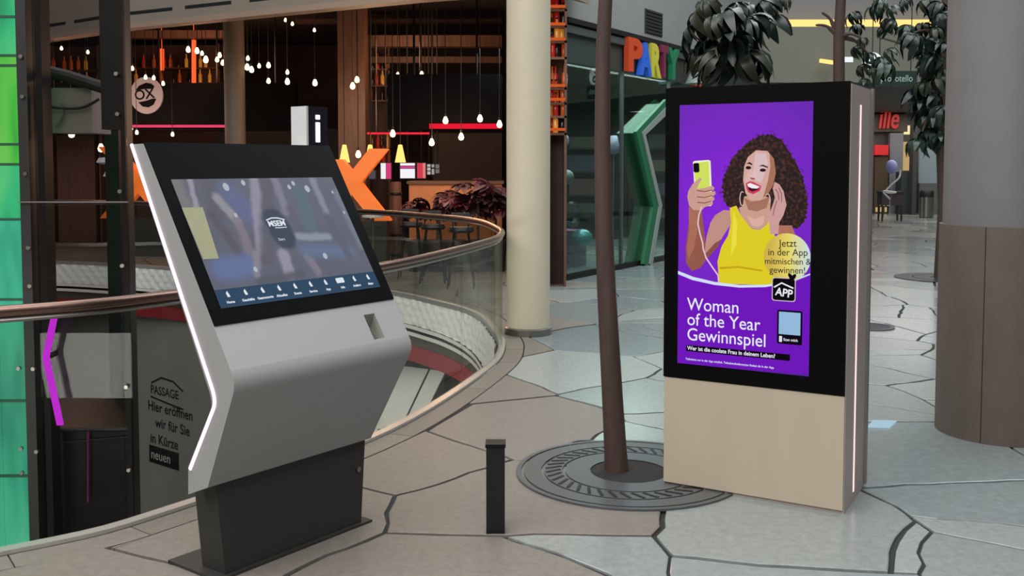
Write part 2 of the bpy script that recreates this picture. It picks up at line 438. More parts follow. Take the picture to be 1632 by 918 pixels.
# --- upper slab over the restaurant side: beige fascia with slots
FP = [Vector((-13.6, 21.5)), Vector((-9.4, 18.4)), Vector((-6.2, 16.0)), Vector((-4.0, 14.75)), Vector((-1.38, 13.25)), Vector((0.3, 12.5)), Vector((0.9, 13.4))]
ZF = 3.76
fa = MB()
for a, b in zip(FP[:-1], FP[1:]):
    fa.prism([(a.x, a.y, ZF), (b.x, b.y, ZF), (b.x + .15, b.y + .35, ZF), (a.x + .15, a.y + .35, ZF)], (0, 0, 2.2))
trim2 = struct('trim_2', fa, BEIGE, label='beige slotted fascia of the upper storey')
for a, b in zip(FP[1:5], FP[2:6]):
    d = (b - a); L_ = d.length; d.normalize(); n = Vector((d.y, -d.x))
    k = 0.25
    while k < L_ - 1.0:
        p = a + d * k + n * 0.004; q = a + d * (k + 0.95) + n * 0.004
        part('slot', MB().prism([(p.x, p.y, ZF + .175), (q.x, q.y, ZF + .175), (q.x, q.y, ZF + .225), (p.x, p.y, ZF + .225)], (-n.x * .01, -n.y * .01, 0)), BLACK, trim2); k += 1.22
    p = a + n * 0.012; q = b + n * 0.012
    part('lower_lip', MB().prism([(p.x, p.y, ZF - .03), (q.x, q.y, ZF - .03), (q.x, q.y, ZF + .05), (p.x, p.y, ZF + .05)], (-n.x * .05, -n.y * .05, 0)), mat('beige_lip', (150, 128, 112), .6), trim2)
RCEIL = mat('restaurant_ceiling', (42, 28, 26), 0.8, var=0.2, scale=2)
ce = MB().prism([(p.x + .1, p.y + .2, ZF + .75) for p in FP] + [(0.9, 25, ZF + .75), (-14.5, 25, ZF + .75)], (0, 0, 0.2))
struct('ceiling_restaurant', ce, RCEIL)
struct('ceiling_upper', MB().box((-15, -5, 11.0), (18, 40, 11.1)) if False else MB().box((-15, 25.2, 6.0), (1.2, 25.4, 6.1)), RCEIL)
RW = mat('restaurant_wall', (44, 26, 24), 0.7, var=0.35, scale=1.2)
struct('wall_back', MB().box((-15, 24.8, 0), (1.0, 25, 6.2)), RW, label='dark back wall of the restaurant')
struct('wall_left', MB().box((-15, -5, -0.0), (-14.8, 25, 6.2)), mat('left_wall', (70, 66, 64), 0.6))

# --- party shop front running back on the right
SD = Vector((2.27, 3.67, 0)).normalized(); SN = Vector((SD.y, -SD.x, 0)); SIN = -SN     # SN faces the hall
S0 = Vector((0.74, 13.76, 0)); SLEN = 14.4; ZS = 3.55
GREYW = mat('grey_plaster', (138, 138, 136), 0.6, var=0.04, scale=2)
wu = MB().obox(S0 + Z3 * ZS, SD * SLEN, SIN * 0.3, Z3 * 4.5)
wall_right = struct('wall_shop_upper', wu, GREYW, label='grey plaster wall above the party shop window')
def on_shop(px, py, off=0.0):
    q = onpl(px, py, S0 + SN * off, SN) - S0; return q.dot(SD), q.z
SF = (S0, SD, Z3, SN)
part('edge_strip', lay(MB(), SF, [(0, ZS - .02), (SLEN, ZS - .02), (SLEN, ZS + .05), (0, ZS + .05)], 0.0, .03), BLACK, wall_right)
u0, v0 = on_shop(1027, 52); u1, v1 = on_shop(1055, 22)
vent = thing('wall_vent', 'dark square ventilation grille in the grey wall above the shop', 'vent', S0 + SD * u0 + Z3 * v0)
part('frame', lay(MB(), SF, [(u0, v0), (u1, v0), (u1, v1), (u0, v1)], 0.0, .012), mat('vent_dark', (52, 52, 52), .6), vent)
for k in range(7):
    w_ = v0 + (v1 - v0) * (k + .3) / 7; part('slat', lay(MB(), SF, [(u0 + .03, w_), (u1 - .03, w_), (u1 - .03, w_ + .025), (u0 + .03, w_ + .025)], 0.012, .03), mat('vent_slat', (40, 40, 40), .6), vent)
SHOPG = mat('shop_wall', (52, 66, 62), 0.7, var=0.35, scale=1.5)
struct('wall_shop_back', MB().box((.3, 24.2, 0), (6.6, 24.3, ZS)), SHOPG)
struct('wall_shop_side', MB().obox(S0 + Vector((-.32, .06, 0)), Vector((-.6, 11.0, 0)), Vector((-.1, 0, 0)), Z3 * 6.2), mat('shop_side', (40, 34, 32), .7))
struct('ceiling_shop', MB().prism([S0 + Z3 * 3.4, S0 + SD * 12.2 + Z3 * 3.4, Vector((.4, 24.2, 3.4))], Z3 * .1), mat('shop_ceiling', (66, 72, 70), .7))
shopwin = thing('window_1', 'glazed party shop front', None, S0, kind='structure')
SG = glass('shop_glass', (0.74, 0.84, 0.81), 0.9)
k = 0.0; n_ = 0
while k < SLEN - .5:
    part('pane', lay(MB(), SF, [(k + .03, .08), (k + 1.77, .08), (k + 1.77, 3.0), (k + .03, 3.0)], -0.03, -0.018), SG, shopwin)
    part('mullion', lay(MB(), SF, [(k - .02, 0), (k + .02, 0), (k + .02, 3.0), (k - .02, 3.0)], -0.05, 0.0), mat('mullion_grey', (96, 104, 102), .4, .5), shopwin)
    k += 1.8
part('sill', lay(MB(), SF, [(0, 0.0), (SLEN, 0.0), (SLEN, .08), (0, .08)], -0.06, 0.005), DARK, shopwin)
part('sign_band', lay(MB(), SF, [(0, 3.0), (SLEN, 3.0), (SLEN, ZS - .02), (0, ZS - .02)], -0.12, -0.06), mat('sign_band', (52, 62, 60), .5), shopwin)
area('shop_ceiling_light', (1.9, 17.4, 3.3), (0, 0, math.atan2(SD.y, SD.x)), 7, 260, (.88, 1, .96), 1.6)

# --- bulkheads with cove light at the far end of the hall
OLIVE = mat('olive_soffit', (128, 126, 112), 0.65, var=0.05, scale=1)
b1 = MB().box((4.0, 21.0, 3.3), (17.5, 21.4, 4.45)); struct('trim_3', b1, OLIVE, label='beige bulkhead across the hall')
struct('trim_4', MB().box((4.0, 21.9, 4.3), (17.5, 22.2, 9.0)), mat('soffit_grey', (136, 136, 138), .65), label='grey wall above the cove light')
struct('trim_5', MB().box((4.0, 21.4, 4.3), (17.5, 21.9, 4.34)), OLIVE)
cove = part('cove_light', MB().box((5.2, 21.45, 4.40), (14.6, 21.55, 4.66)), glow('cove_yellow', (255, 214, 128), 1.3)); tag(cove, 'long warm yellow cove light above the beige bulkhead', 'light strip')
cv2 = part('cove_light', MB().obox(at(1308, 99, 20.6), Vector((0.35, 0, -.05)), Vector((0, .1, 0)), Z3 * .07), glow('cove_yellow', (255, 214, 128), 1.3)); tag(cv2, 'short warm light strip on the bulkhead left of the slim trunk', 'light strip')
FARC = mat('far_ceiling', (104, 102, 98), .7)
struct('ceiling_hall', MB().box((4.0, 21.4, 3.3), (17.5, 34, 3.4)), FARC)
struct('wall_far', MB().box((6.0, 33.3, 0), (17.5, 33.5, 3.3)), mat('far_wall', (82, 84, 84), .6, var=.2, scale=1), label='far shop wall at the end of the hall')
struct('wall_right', MB().box((17.5, -5, 0), (17.7, 40, 9)), GREYW)
struct('wall_near', MB().box((-15, -5.2, 0), (18, -5.0, 6)), mat('near_wall', (120, 116, 112), .7))
area('far_shop_light', (12.5, 28.5, 3.25), (0, 0, 0), 6, 260, (1, .95, .88), 8)

# ================================================================== COLUMNS
def column(name, x, y, r, z0, z1, m, label, n=40):
    t = thing(name, label, 'column', (x, y, z0)); part('shaft', MB().lathe([(r, z0), (r, z1)], (x, y, 0), n), m, t, True); return t
COLM = mat('cream_column', (190, 180, 158), 0.5, var=0.03, scale=3)
c = at(839, 300, 9.3); t = column('round_column', c.x + .02, 9.45, 0.205, 0, 7.5, COLM, 'tall cream round column beside the tip of the balustrade')
part('base_ring', MB().lathe([(.225, 0), (.225, .06), (.206, .07)], (c.x + .02, 9.45, 0), 40), STEEL, t, True)
c = at(374, 150, 17.0); t = column('round_column', c.x, 17.0, 0.17, 0, 4.5, mat('brown_column', (112, 98, 88), .6, var=.05), 'slim brown column rising behind the touch kiosk', 24)
part('base_ring', MB().lathe([(.19, 0), (.19, .08), (.17, .09)], (c.x, 17.0, 0), 24), STEEL, t, True)
# right column with stone cladding
ccx, ccy = 2.93, 5.95
t = thing('clad_column', 'massive grey column with brown stone cladding at the right edge', 'column', (ccx, ccy, 0))
part('shaft', MB().lathe([(.345, 1.2), (.345, 6.5)], (ccx, ccy, 0), 56), mat('grey_column', (110, 108, 109), 0.6, var=0.05, scale=5), t, True)
CLAD = mat('brown_stone', (98, 88, 81), 0.55, var=0.12, scale=9, stretch=(1, 1, .4))
for k in range(6):
    a0, a1 = 60 * k - 12 + 0.35, 60 * (k + 1) - 12 - 0.35
    o_ = [(ccx + .362 * math.cos(R(a0 + (a1 - a0) * i / 10)), ccy + .362 * math.sin(R(a0 + (a1 - a0) * i / 10)), 0) for i in range(11)]
    i_ = [(ccx + .33 * math.cos(R(a0 + (a1 - a0) * i / 10)), ccy + .33 * math.sin(R(a0 + (a1 - a0) * i / 10)), 0) for i in range(11)]
    part('cladding_panel', MB().prism(o_ + i_[::-1], (0, 0, 1.245)), CLAD, t, True)

# ================================================================== BALUSTRADE
bal = thing('balustrade', 'curved glass balustrade with a round metal handrail around the oval opening', 'railing', (HOLE[0].x, HOLE[0].y, 0))
RAILM = mat('bronze_rail', (134, 108, 98), 0.3, 1.0)
part('handrail', MB().tube([(p.x, p.y, 1.0) for p in HOLE], 0.026, 12, True), RAILM, bal, True)
part('glass_channel', MB().tube([(p.x, p.y, 0.965) for p in HOLE], 0.012, 6, True), STEEL, bal, True)
BG = glass('balustrade_glass', (0.85, 0.87, 0.84), 1.0, amount=.14)
k = 0
while k < NH:
    e = min(k + 4, NH); L1, L2 = [], []
    for i in range(k, e + 1):
        a, b = hole_out(i % NH, 0.007), hole_out(i % NH, -0.007); L1.append((a.x, a.y)); L2.append((b.x, b.y))
    m = len(L1); mb = MB(); vs_ = [(x, y, z) for z in (0.03, 0.96) for x, y in L1 + L2]; q = 2 * m
    fs = []
    for i in range(m - 1): fs += [(i, i + 1, i + 1 + q, i + q), (m + i + 1, m + i, m + i + q, m + i + 1 + q), (i + q, i + 1 + q, m + i + 1 + q, m + i + q)]
    fs += [(0, q, q + m, m), (m - 1, 2 * m - 1, 2 * m - 1 + q, m - 1 + q)]
    part('glass_panel', mb.add(vs_, fs), BG, bal, True); k = e
sh = MB(); sv, sf = [], []
for i in range(NH):
    for d, z in ((0.03, 0.0), (0.03, 0.018), (-0.03, 0.018), (-0.03, -0.05)):
        p = hole_out(i, d); sv.append((p.x, p.y, z))
for i in range(NH):
    j = (i + 1) % NH
    for r_ in range(3): sf.append((i * 4 + r_, j * 4 + r_, j * 4 + r_ + 1, i * 4 + r_ + 1))
part('base_shoe', sh.add(sv, sf), mat('pale_steel', (196, 194, 188), .35, .7), bal, True)

# ================================================================== TOUCH KIOSK
KB = math.atan((2030 - CX) / FPX); KW = Vector((math.sin(KB), math.cos(KB), 0)); KN = Vector((math.cos(KB), -math.sin(KB), 0))
KF1 = at(376, 612, 3.6); KL = 0.955
def kl(px, py): q = onpl(px, py, KF1, KW) - KF1; return q.dot(KN), q.z + KF1.z
def kp(d, z, w): return KF1 + KN * d + KW * w + Z3 * (z - KF1.z)
F0, F1, F2 = kl(228, 229), kl(376, 612), kl(331, 777); B0, B1, B2, B3 = kl(207, 230), kl(340, 644), kl(300, 744), kl(300, 788)
def lerp2(a, b, t): return (a[0] + (b[0] - a[0]) * t, a[1] + (b[1] - a[1]) * t)
def bend(a, b, c, t=0.05, n=5):     # rounded corner at b
    p, q = lerp2(b, a, t), lerp2(b, c, t * 2); return [((1 - s) ** 2 * p[0] + 2 * s * (1 - s) * b[0] + s * s * q[0], (1 - s) ** 2 * p[1] + 2 * s * (1 - s) * b[1] + s * s * q[1]) for s in [i / n for i in range(n + 1)]]
BK = kl(345, 521)                   # lower edge of the black glass on the front line
tt = (F0[1] - BK[1]) / (F0[1] - F1[1]); BK = lerp2(F0, F1, tt)
kfoot = kp(-.2, 0, KL / 2)
kio = thing('touch_kiosk', 'grey angular touchscreen information kiosk in front of the balustrade', 'kiosk', kfoot)
KBODY = mat('silver_lacquer', (150, 150, 149), 0.42, var=0.015, scale=40)
front = [F0, BK] + bend(F0, F1, F2) + [F2]; back = [B0] + bend(B0, B1, B2) + [B2, B3]
prof = front + back[::-1]
def kr(z):                          # the slab narrows slightly towards its foot on the right
    return .943 + (z - F1[1]) * .034 if z > F1[1] else .943 + (z - F1[1]) * .21
body = MB(); n = len(prof)
vs_ = [kp(d, z, 0) for d, z in prof] + [kp(d, z, kr(z)) for d, z in prof]
fs = [tuple(range(n)), tuple(range(n, 2 * n))[::-1]]
for i in range(n):
    j = (i + 1) % n
    if i == 1: continue              # the face below the screen gets the reader pocket
    fs.append((i, i + n, j + n, j))
body.add(vs_, fs)
# front plane frame (upper slanted face)
ek = (kp(F0[0], F0[1], 0) - kp(F1[0], F1[1], 0)).normalized(); nk = KW.cross(ek)
if nk.dot(KN) < 0: nk = -nk
KFR = (kp(F1[0], F1[1], 0), KW, ek, nk)
def kf(px, py): q = onpl(px, py, KFR[0], nk) - KFR[0]; return q.dot(KW), q.dot(ek)
KO = KFR[0]
def fq(u, v, h=0.0): return KO + KW * u + ek * v + nk * h
vb = (kp(BK[0], BK[1], 0) - KO).dot(ek); vk = (kp(front[2][0], front[2][1], 0) - KO).dot(ek)
pu0, pv0 = kf(583, 541); pu1, pv1 = kf(612, 499)
pu0 = kf(585, 515)[0]; pu1 = kf(612, 535)[0]; pv1 = min(vb - .02, kf(598, 499)[1]); pv0 = max(vk + .008, kf(602, 540)[1])
body.add([fq(0, vb), fq(kr(BK[1]), vb), fq(kr(front[2][1]), vk), fq(0, vk), fq(pu0, pv1), fq(pu1, pv1), fq(pu1, pv0), fq(pu0, pv0)],
         [(0, 1, 5, 4), (1, 2, 6, 5), (2, 3, 7, 6), (3, 0, 4, 7)])
kb = part('body', body, KBODY, kio, True)
pk = MB().add([fq(pu0, pv1), fq(pu1, pv1), fq(pu1, pv0), fq(pu0, pv0), fq(pu0 + .012, pv1 - .045, -.05), fq(pu1 - .004, pv1 - .045, -.05), fq(pu1 - .004, pv0 + .004, -.03), fq(pu0 + .012, pv0 + .004, -.03)],
              [(0, 1, 5, 4), (1, 2, 6, 5), (2, 3, 7, 6), (3, 0, 4, 7), (4, 5, 6, 7)])
part('reader_pocket', pk, mat('pocket_grey', (132, 132, 124), .5), kio)
part('scanner_window', MB().add([fq(pu0 + .02, pv1 - .05, -.045), fq(pu1 - .012, pv1 - .05, -.045), fq(pu1 - .012, pv0 + .012, -.027), fq(pu0 + .02, pv0 + .012, -.027)], [(0, 1, 2, 3)]), mat('scanner_glass', (92, 92, 86), .25), kio)
vt = (kp(F0[0], F0[1], 0) - KO).dot(ek)
bl = MB(); lay(bl, KFR, [(0.002, vb), (kr(BK[1]) - .002, vb), (kr(F0[1]) - .002, vt + .004), (0.002, vt + .004)], -.002, .006)
part('glass_front', bl, mat('black_glass', (11, 11, 12), 0.4, spec=.03), kio)
# display
sc = [kf(270, 285), kf(530, 286), kf(603, 459), kf(351, 492)]
su0 = (sc[0][0] + sc[3][0]) / 2; su1 = (sc[1][0] + sc[2][0]) / 2; sv1 = (sc[0][1] + sc[1][1]) / 2; sv0 = (sc[2][1] + sc[3][1]) / 2
def screen_mat(name, c1, c2, c3, scale, stretch, s=1.0):
    m = bpy.data.materials.new(name); m.use_nodes = True; nt = m.node_tree; b = nt.nodes['Principled BSDF']
    tc = nt.nodes.new('ShaderNodeTexCoord'); mp = nt.nodes.new('ShaderNodeMapping'); mp.inputs['Scale'].default_value = stretch
    nz = nt.nodes.new('ShaderNodeTexNoise'); nz.inputs['Scale'].default_value = scale; nz.inputs['Detail'].default_value = 2
    rp = nt.nodes.new('ShaderNodeValToRGB'); e = rp.color_ramp.elements
    e[0].position = .36; e[0].color = (*lin(c1), 1); e[1].position = .66; e[1].color = (*lin(c3), 1); x = e.new(.5); x.color = (*lin(c2), 1)
    nt.links.new(tc.outputs['Object'], mp.inputs[0]); nt.links.new(mp.outputs[0], nz.inputs[0]); nt.links.new(nz.outputs[0], rp.inputs[0])
    b.inputs['Base Color'].default_value = (.01, .01, .01, 1); b.inputs['Roughness'].default_value = .25; b.inputs['Specular IOR Level'].default_value = .2
    nt.links.new(rp.outputs[0], b.inputs['Emission Color']); b.inputs['Emission Strength'].default_value = s
    return m
scr = part('screen', lay(MB(), KFR, [(su0, sv0), (su1, sv0), (su1, sv1), (su0, sv1)], .004, .0075), screen_mat('kiosk_picture', (72, 78, 98), (98, 102, 126), (92, 112, 142), 5, (1, 1, 1), .95), kio)
def zk(zx, zy): return kf(180 + zx / 2.55, 180 + zy / 2.55)
def pic(name, zpts, col, h, s=.95, parent=scr):
    pts = [(min(max(a, su0 + .002), su1 - .002), min(max(b, sv0 + .002), sv1 - .002)) for a, b in [zk(*p) for p in zpts]]
    return part(name, lay(MB(), KFR, pts, .0074, .0075 + h), glow('pix_%d_%d_%d' % col, col, s), parent)
def zk(zx, zy): return kf(180 + zx / 2.55, 180 + zy / 2.55)
# soft blurred photograph on the display: capsules of colour in the plane of the glass
def picture_mat(name, base1, base2, caps):
    m = bpy.data.materials.new(name); m.use_nodes = True; nt = m.node_tree; b = nt.nodes['Principled BSDF']; N = nt.nodes.new; K = nt.links.new
    tc = N('ShaderNodeTexCoord'); off = wloc(kio); o_ = KO - off
    du = N('ShaderNodeVectorMath'); du.operation = 'DOT_PRODUCT'; du.inputs[1].default_value = tuple(KW); K(tc.outputs['Object'], du.inputs[0])
    dv = N('ShaderNodeVectorMath'); dv.operation = 'DOT_PRODUCT'; dv.inputs[1].default_value = tuple(ek); K(tc.outputs['Object'], dv.inputs[0])
    cb = N('ShaderNodeCombineXYZ'); K(du.outputs['Value'], cb.inputs[0]); K(dv.outputs['Value'], cb.inputs[1])
    sh_ = N('ShaderNodeVectorMath'); sh_.operation = 'SUBTRACT'; sh_.inputs[1].default_value = (o_.dot(KW), o_.dot(ek), 0); K(cb.outputs[0], sh_.inputs[0])
    nz = N('ShaderNodeTexNoise'); nz.inputs['Scale'].default_value = 14; K(sh_.outputs[0], nz.inputs[0])
    wv = N('ShaderNodeVectorMath'); wv.operation = 'MULTIPLY_ADD'; wv.inputs[1].default_value = (.03, .03, 0); K(nz.outputs['Color'], wv.inputs[0]); K(sh_.outputs[0], wv.inputs[2])
    nb = N('ShaderNodeTexNoise'); nb.inputs['Scale'].default_value = 6; nb.inputs['Detail'].default_value = 3; K(sh_.outputs[0], nb.inputs[0])
    mx = N('ShaderNodeMix'); mx.data_type = 'RGBA'; K(nb.outputs[0], mx.inputs['Factor']); mx.inputs['A'].default_value = (*lin(base1), 1); mx.inputs['B'].default_value = (*lin(base2), 1)
    cur = mx.outputs['Result']
    for (p, q, r, soft, col) in caps:
        p = Vector((*zk(*p), 0)); q = Vector((*zk(*q), 0)); p += Vector((.015, .015, 0)); q += Vector((.015, .015, 0)); d = q - p; L2 = max(d.length_squared, 1e-6)
        s1 = N('ShaderNodeVectorMath'); s1.operation = 'SUBTRACT'; K(wv.outputs[0], s1.inputs[0]); s1.inputs[1].default_value = tuple(p)
        dt = N('ShaderNodeVectorMath'); dt.operation = 'DOT_PRODUCT'; K(s1.outputs[0], dt.inputs[0]); dt.inputs[1].default_value = tuple(d / L2)
        cl_ = N('ShaderNodeClamp'); K(dt.outputs['Value'], cl_.inputs[0])
        sc_ = N('ShaderNodeVectorMath'); sc_.operation = 'SCALE'; sc_.inputs[0].default_value = tuple(d); K(cl_.outputs[0], sc_.inputs['Scale'])
        ds = N('ShaderNodeVectorMath'); ds.operation = 'DISTANCE'; K(s1.outputs[0], ds.inputs[0]); K(sc_.outputs[0], ds.inputs[1])
        mr = N('ShaderNodeMapRange'); mr.interpolation_type = 'SMOOTHSTEP'; K(ds.outputs['Value'], mr.inputs[0])
        mr.inputs['From Min'].default_value = r + soft; mr.inputs['From Max'].default_value = max(0, r - soft); mr.inputs['To Min'].default_value = 0; mr.inputs['To Max'].default_value = .9
        mx = N('ShaderNodeMix'); mx.data_type = 'RGBA'; K(mr.outputs[0], mx.inputs['Factor']); K(cur, mx.inputs['A']); mx.inputs['B'].default_value = (*lin(col), 1); cur = mx.outputs['Result']
    b.inputs['Base Color'].default_value = (.01, .01, .01, 1); b.inputs['Roughness'].default_value = .4; b.inputs['Specular IOR Level'].default_value = .1
    K(cur, b.inputs['Emission Color']); b.inputs['Emission Strength'].default_value = .84; return m
scr.data.materials[0] = picture_mat('kiosk_photo', (86, 88, 104), (104, 106, 124), [
    ((250, 280), (300, 400), .03, .02, (124, 122, 124)), ((308, 270), (335, 390), .012, .008, (158, 154, 168)), ((380, 280), (420, 420), .03, .02, (92, 88, 102)),
    ((470, 330), (560, 420), .05, .035, (98, 106, 146)), ((420, 350), (500, 440), .022, .012, (150, 150, 158)), ((500, 440), (560, 580), .02, .012, (128, 120, 132)), ((400, 420), (520, 590), .022, .014, (88, 82, 96)),
    ((440, 640), (540, 620), .05, .03, (98, 116, 164)), ((570, 270), (600, 560), .024, .012, (150, 146, 164)), ((625, 280), (620, 600), .03, .02, (92, 90, 106)), ((580, 580), (580, 660), .016, .01, (138, 134, 146)),
    ((650, 270), (700, 400), .02, .012, (132, 128, 144)), ((760, 330), (800, 470), .035, .025, (86, 108, 118)), ((720, 400), (800, 580), .022, .014, (94, 92, 110)), ((750, 505), (870, 505), .018, .012, (140, 154, 164)),
    ((690, 580), (715, 660), .026, .012, (154, 150, 170)), ((790, 590), (830, 650), .018, .012, (132, 124, 140)), ((780, 560), (960, 570), .03, .03, (98, 116, 150)), ((810, 280), (860, 400), .018, .012, (136, 140, 154)), ((870, 430), (960, 590), .024, .016, (92, 92, 110)),
    ((900, 320), (1000, 540), .016, .014, (116, 124, 140)), ((600, 690), (760, 660), .02, .015, (84, 86, 98)), ((655, 440), (690, 505), .058, .012, (46, 60, 82))])
h_ = .0012
WP = glow('display_white', (226, 232, 240), .95)
for x, y, r_ in ((455, 305, 13), (525, 288, 9), (712, 305, 8), (728, 290, 8), (785, 312, 12), (888, 326, 5), (858, 585, 10), (575, 640, 8), (935, 408, 5), (495, 420, 7)):
    a, b = zk(x, y); part('light_spot', lay(MB(), KFR, ell(a, b, r_ * .0011, r_ * .0015, 10), .0074, .0075 + h_ + .0003), glow('spot_grey', (176, 186, 194), .95), scr)
a, b = zk(628, 462)
part('logo', text_mb('MSEM', KFR, a, b - .004, .036, .0075 + h_ + .0004, bold=.0012), WP, scr)
part('logo', lay(MB(), KFR, strip([(a, b + .026), (a + .03, b + .035), (a + .06, b + .034), (a + .095, b + .024)], .005), .0074, .0075 + h_ + .0004), WP, scr)
part('logo', lay(MB(), KFR, strip([(a + .03, b - .012), (a + .06, b - .013), (a + .09, b - .012)], .003), .0074, .0075 + h_ + .0004), WP, scr)
a, b = zk(668, 520); part('caption', text_mb('Start', KFR, a, b - .004, .018, .0075 + h_ + .0004), WP, scr)
bh = (sv1 - sv0) * .135
bar = part('menu_bar', lay(MB(), KFR, [(su0, sv0), (su1, sv0), (su1, sv0 + bh), (su0, sv0 + bh)], .0074, .0083), glow('menu_blue', (52, 76, 100), .95), scr)
names = ('Home', 'Geschäfte', 'Gastronomie', 'Aktuelles', 'Events', 'Service', 'App', 'Info', 'Anfahrt', 'Mehr')
for k, t in enumerate(names):
    u = su0 + (su1 - su0) * (.06 + .098 * k); v = sv0 + bh * .62
    icon = rrect(u - .022, v - .006, u + .022, v + .018, .004) if k == 7 else [(u - .004, v - .006), (u + .008, v - .006), (u + .006, v + .006), (u + .001, v + .020), (u - .007, v + .010)]
    part('menu_icon', lay(MB(), KFR, icon, .0082, .0087), WP, scr)
    part('menu_text', text_mb(t, KFR, u, sv0 + bh * .2, .0145, .0087, 'CENTER', bold=.0006), WP, scr)
nt_ = part('screen_reflection', lay(MB(), KFR, [kf(288, 333), kf(321, 332), kf(347, 414), kf(322, 415)], .0076, .0092), mat('yellow_reflection', (142, 141, 112), .8, var=.05, scale=30), None, loc=fq(*kf(318, 375)))  # reflection on the glass, laid on as a pale yellow patch
tag(nt_, 'pale yellow reflection painted on the left of the kiosk screen', 'reflection')
# light strips along the back edge of both flanks
LED = glow('led_pinkish_white', (255, 222, 248), 1.5)
for w_ in (0, KL):
    sg = -1 if w_ == 0 else 1
    path = [lerp2(B0, F0, .16)] + [lerp2(b, f, .16) for b, f in zip(bend(B0, B1, B2), bend(F0, F1, F2))] + [lerp2(B2, F2, .12)]
    mb = MB()
    for a, b in zip(path[:-1], path[1:]):
        n2 = Vector((b[1] - a[1], -(b[0] - a[0]))).normalized() * .0065
        wz = (lambda z: 0.0) if w_ == 0 else kr
        q = [kp(a[0] - n2.x, a[1] - n2.y, wz(a[1])), kp(b[0] - n2.x, b[1] - n2.y, wz(b[1])), kp(b[0] + n2.x, b[1] + n2.y, wz(b[1])), kp(a[0] + n2.x, a[1] + n2.y, wz(a[1]))]
        mb.prism(q, KW * sg * .006)
    part('light_strip', mb, LED, kio, label='pinkish white light strip')
# pedestal
pd0 = F2[0] - .035; pd1 = B2[0] - .06; pz = F2[1] + .0
PEDM = mat('pedestal_dark', (52, 51, 49), .5, .2)
part('pedestal', MB().hexa([kp(pd1, 0, .10), kp(pd1, 0, KL - .13), kp(pd0, 0, KL - .13), kp(pd0, 0, .10), kp(pd1, pz + .03, .06), kp(pd1, pz + .03, KL - .10), kp(pd0, pz + .005, KL - .10), kp(pd0, pz + .005, .06)]), PEDM, kio)
part('base_plate', MB().hexa([kp(pd1 - .16, 0, .05), kp(pd1 - .16, 0, KL - .08), kp(pd0 + .02, 0, KL - .08), kp(pd0 + .02, 0, .05), kp(pd1 - .16, .012, .05), kp(pd1 - .16, .012, KL - .08), kp(pd0 + .02, .012, KL - .08), kp(pd0 + .02, .012, .05)]), PEDM, kio)
part('lock', MB().tube([kp(pd0 - .02, .255, KL - .15), kp(pd0 + .012, .255, KL - .15)], .012, 10), STEEL, kio)
# information sign box on the top edge
best = min([i * .002 for i in range(480)], key=lambda s: abs((lambda P: CX + FPX * P.dot(RT) / P.dot(AX))(kp(F0[0] - .015, F0[1], s) - CAM) - 488))
ib = thing('info_sign', 'black box sign with a white letter i on top of the touch kiosk', 'sign', kp(F0[0] - .05, F0[1], best + .06))
iw, idp, ih = .128, .105, .190
o = kp(F0[0] - .012, F0[1] - .004, best)
part('housing', MB().obox(o, KW * .012, -KN * idp, Z3 * ih).obox(o + KW * .012 - KN * .008, KW * (iw - .012), -KN * (idp - .008), Z3 * ih), mat('sign_grey', (196, 198, 198), .4), ib)
part('face', MB().obox(o + KW * .012 - KN * .01, KW * (iw - .012), KN * .012, Z3 * ih), mat('sign_black', (17, 17, 19), .3), ib)
IF = (o + KN * .003, KW, Z3, KN)
part('letter_i', lay(lay(MB(), IF, rrect(.052, .025, .078, .118, .004), 0, .003), IF, rrect(.052, .130, .078, .152, .004), 0, .003), glow('sign_white', (250, 250, 250), 1.1), ib)

# ================================================================== DISPLAY TOTEM
TA = R(30); TW = Vector((math.cos(TA), -math.sin(TA), 0)); TN = Vector((-math.sin(TA), -math.cos(TA), 0))
TR = at(1357, 131, 4.5); TWID = .872; TH = TR.z; TD = .47
T0 = Vector((TR.x, TR.y, 0)) - TW * TWID
TFR = (T0, TW, Z3, TN)
def tf(px, py, h=0): q = onpl(px, py, T0 + TN * h, TN) - T0; return q.dot(TW), q.z
tot = thing('display_totem', 'tall advertising display totem with a purple poster screen', 'display', T0 + TW * TWID / 2 - TN * TD / 2)
TSIDE = mat('totem_side', (176, 160, 156), 0.45, .05); TTAN = mat('totem_champagne', (180, 166, 146), 0.45, .05, var=.03, scale=2, stretch=(3, 3, .3))
zb = tf(1200, 615)[1]
part('housing', MB().obox(T0 - TN * .012, TW * TWID, -TN * (TD - .012), Z3 * (TH - .004)), TSIDE, tot)
part('lower_panel', lay(MB(), TFR, [(0, .02), (TWID - .004, .02), (TWID - .004, zb - .003), (0, zb - .003)], -.013, 0), TTAN, tot)
part('plinth', MB().obox(T0 + TW * .01 - TN * .02, TW * (TWID - .02), -TN * (TD - .04), Z3 * .02), DARK, tot)
part('glass_front', lay(MB(), TFR, [(-.004, zb), (TWID - .004, zb), (TWID - .004, TH + .006), (-.004, TH + .006)], -.013, .004), mat('totem_black', (11, 11, 12), .4, spec=.05), tot)
part('top_cap', MB().obox(T0 + Z3 * (TH - .004) - TN * .013, TW * TWID, -TN * (TD - .013), Z3 * .008), BLACK, tot)
sfr = (T0 + TW * TWID, -TN, Z3, TW)
part('light_strip', lay(MB(), sfr, [(.205, .05), (.225, .05), (.225, TH - .09), (.205, TH - .09)], 0, .003), glow('led_rose', (255, 210, 205), 1.35), tot, label='rosy white vertical light strip')
part('rear_edge', lay(MB(), sfr, [(TD - .02, .02), (TD + .02, .02), (TD + .02, TH), (TD - .02, TH)], 0, .012), mat('alu_edge', (150, 146, 142), .35, .6), tot)
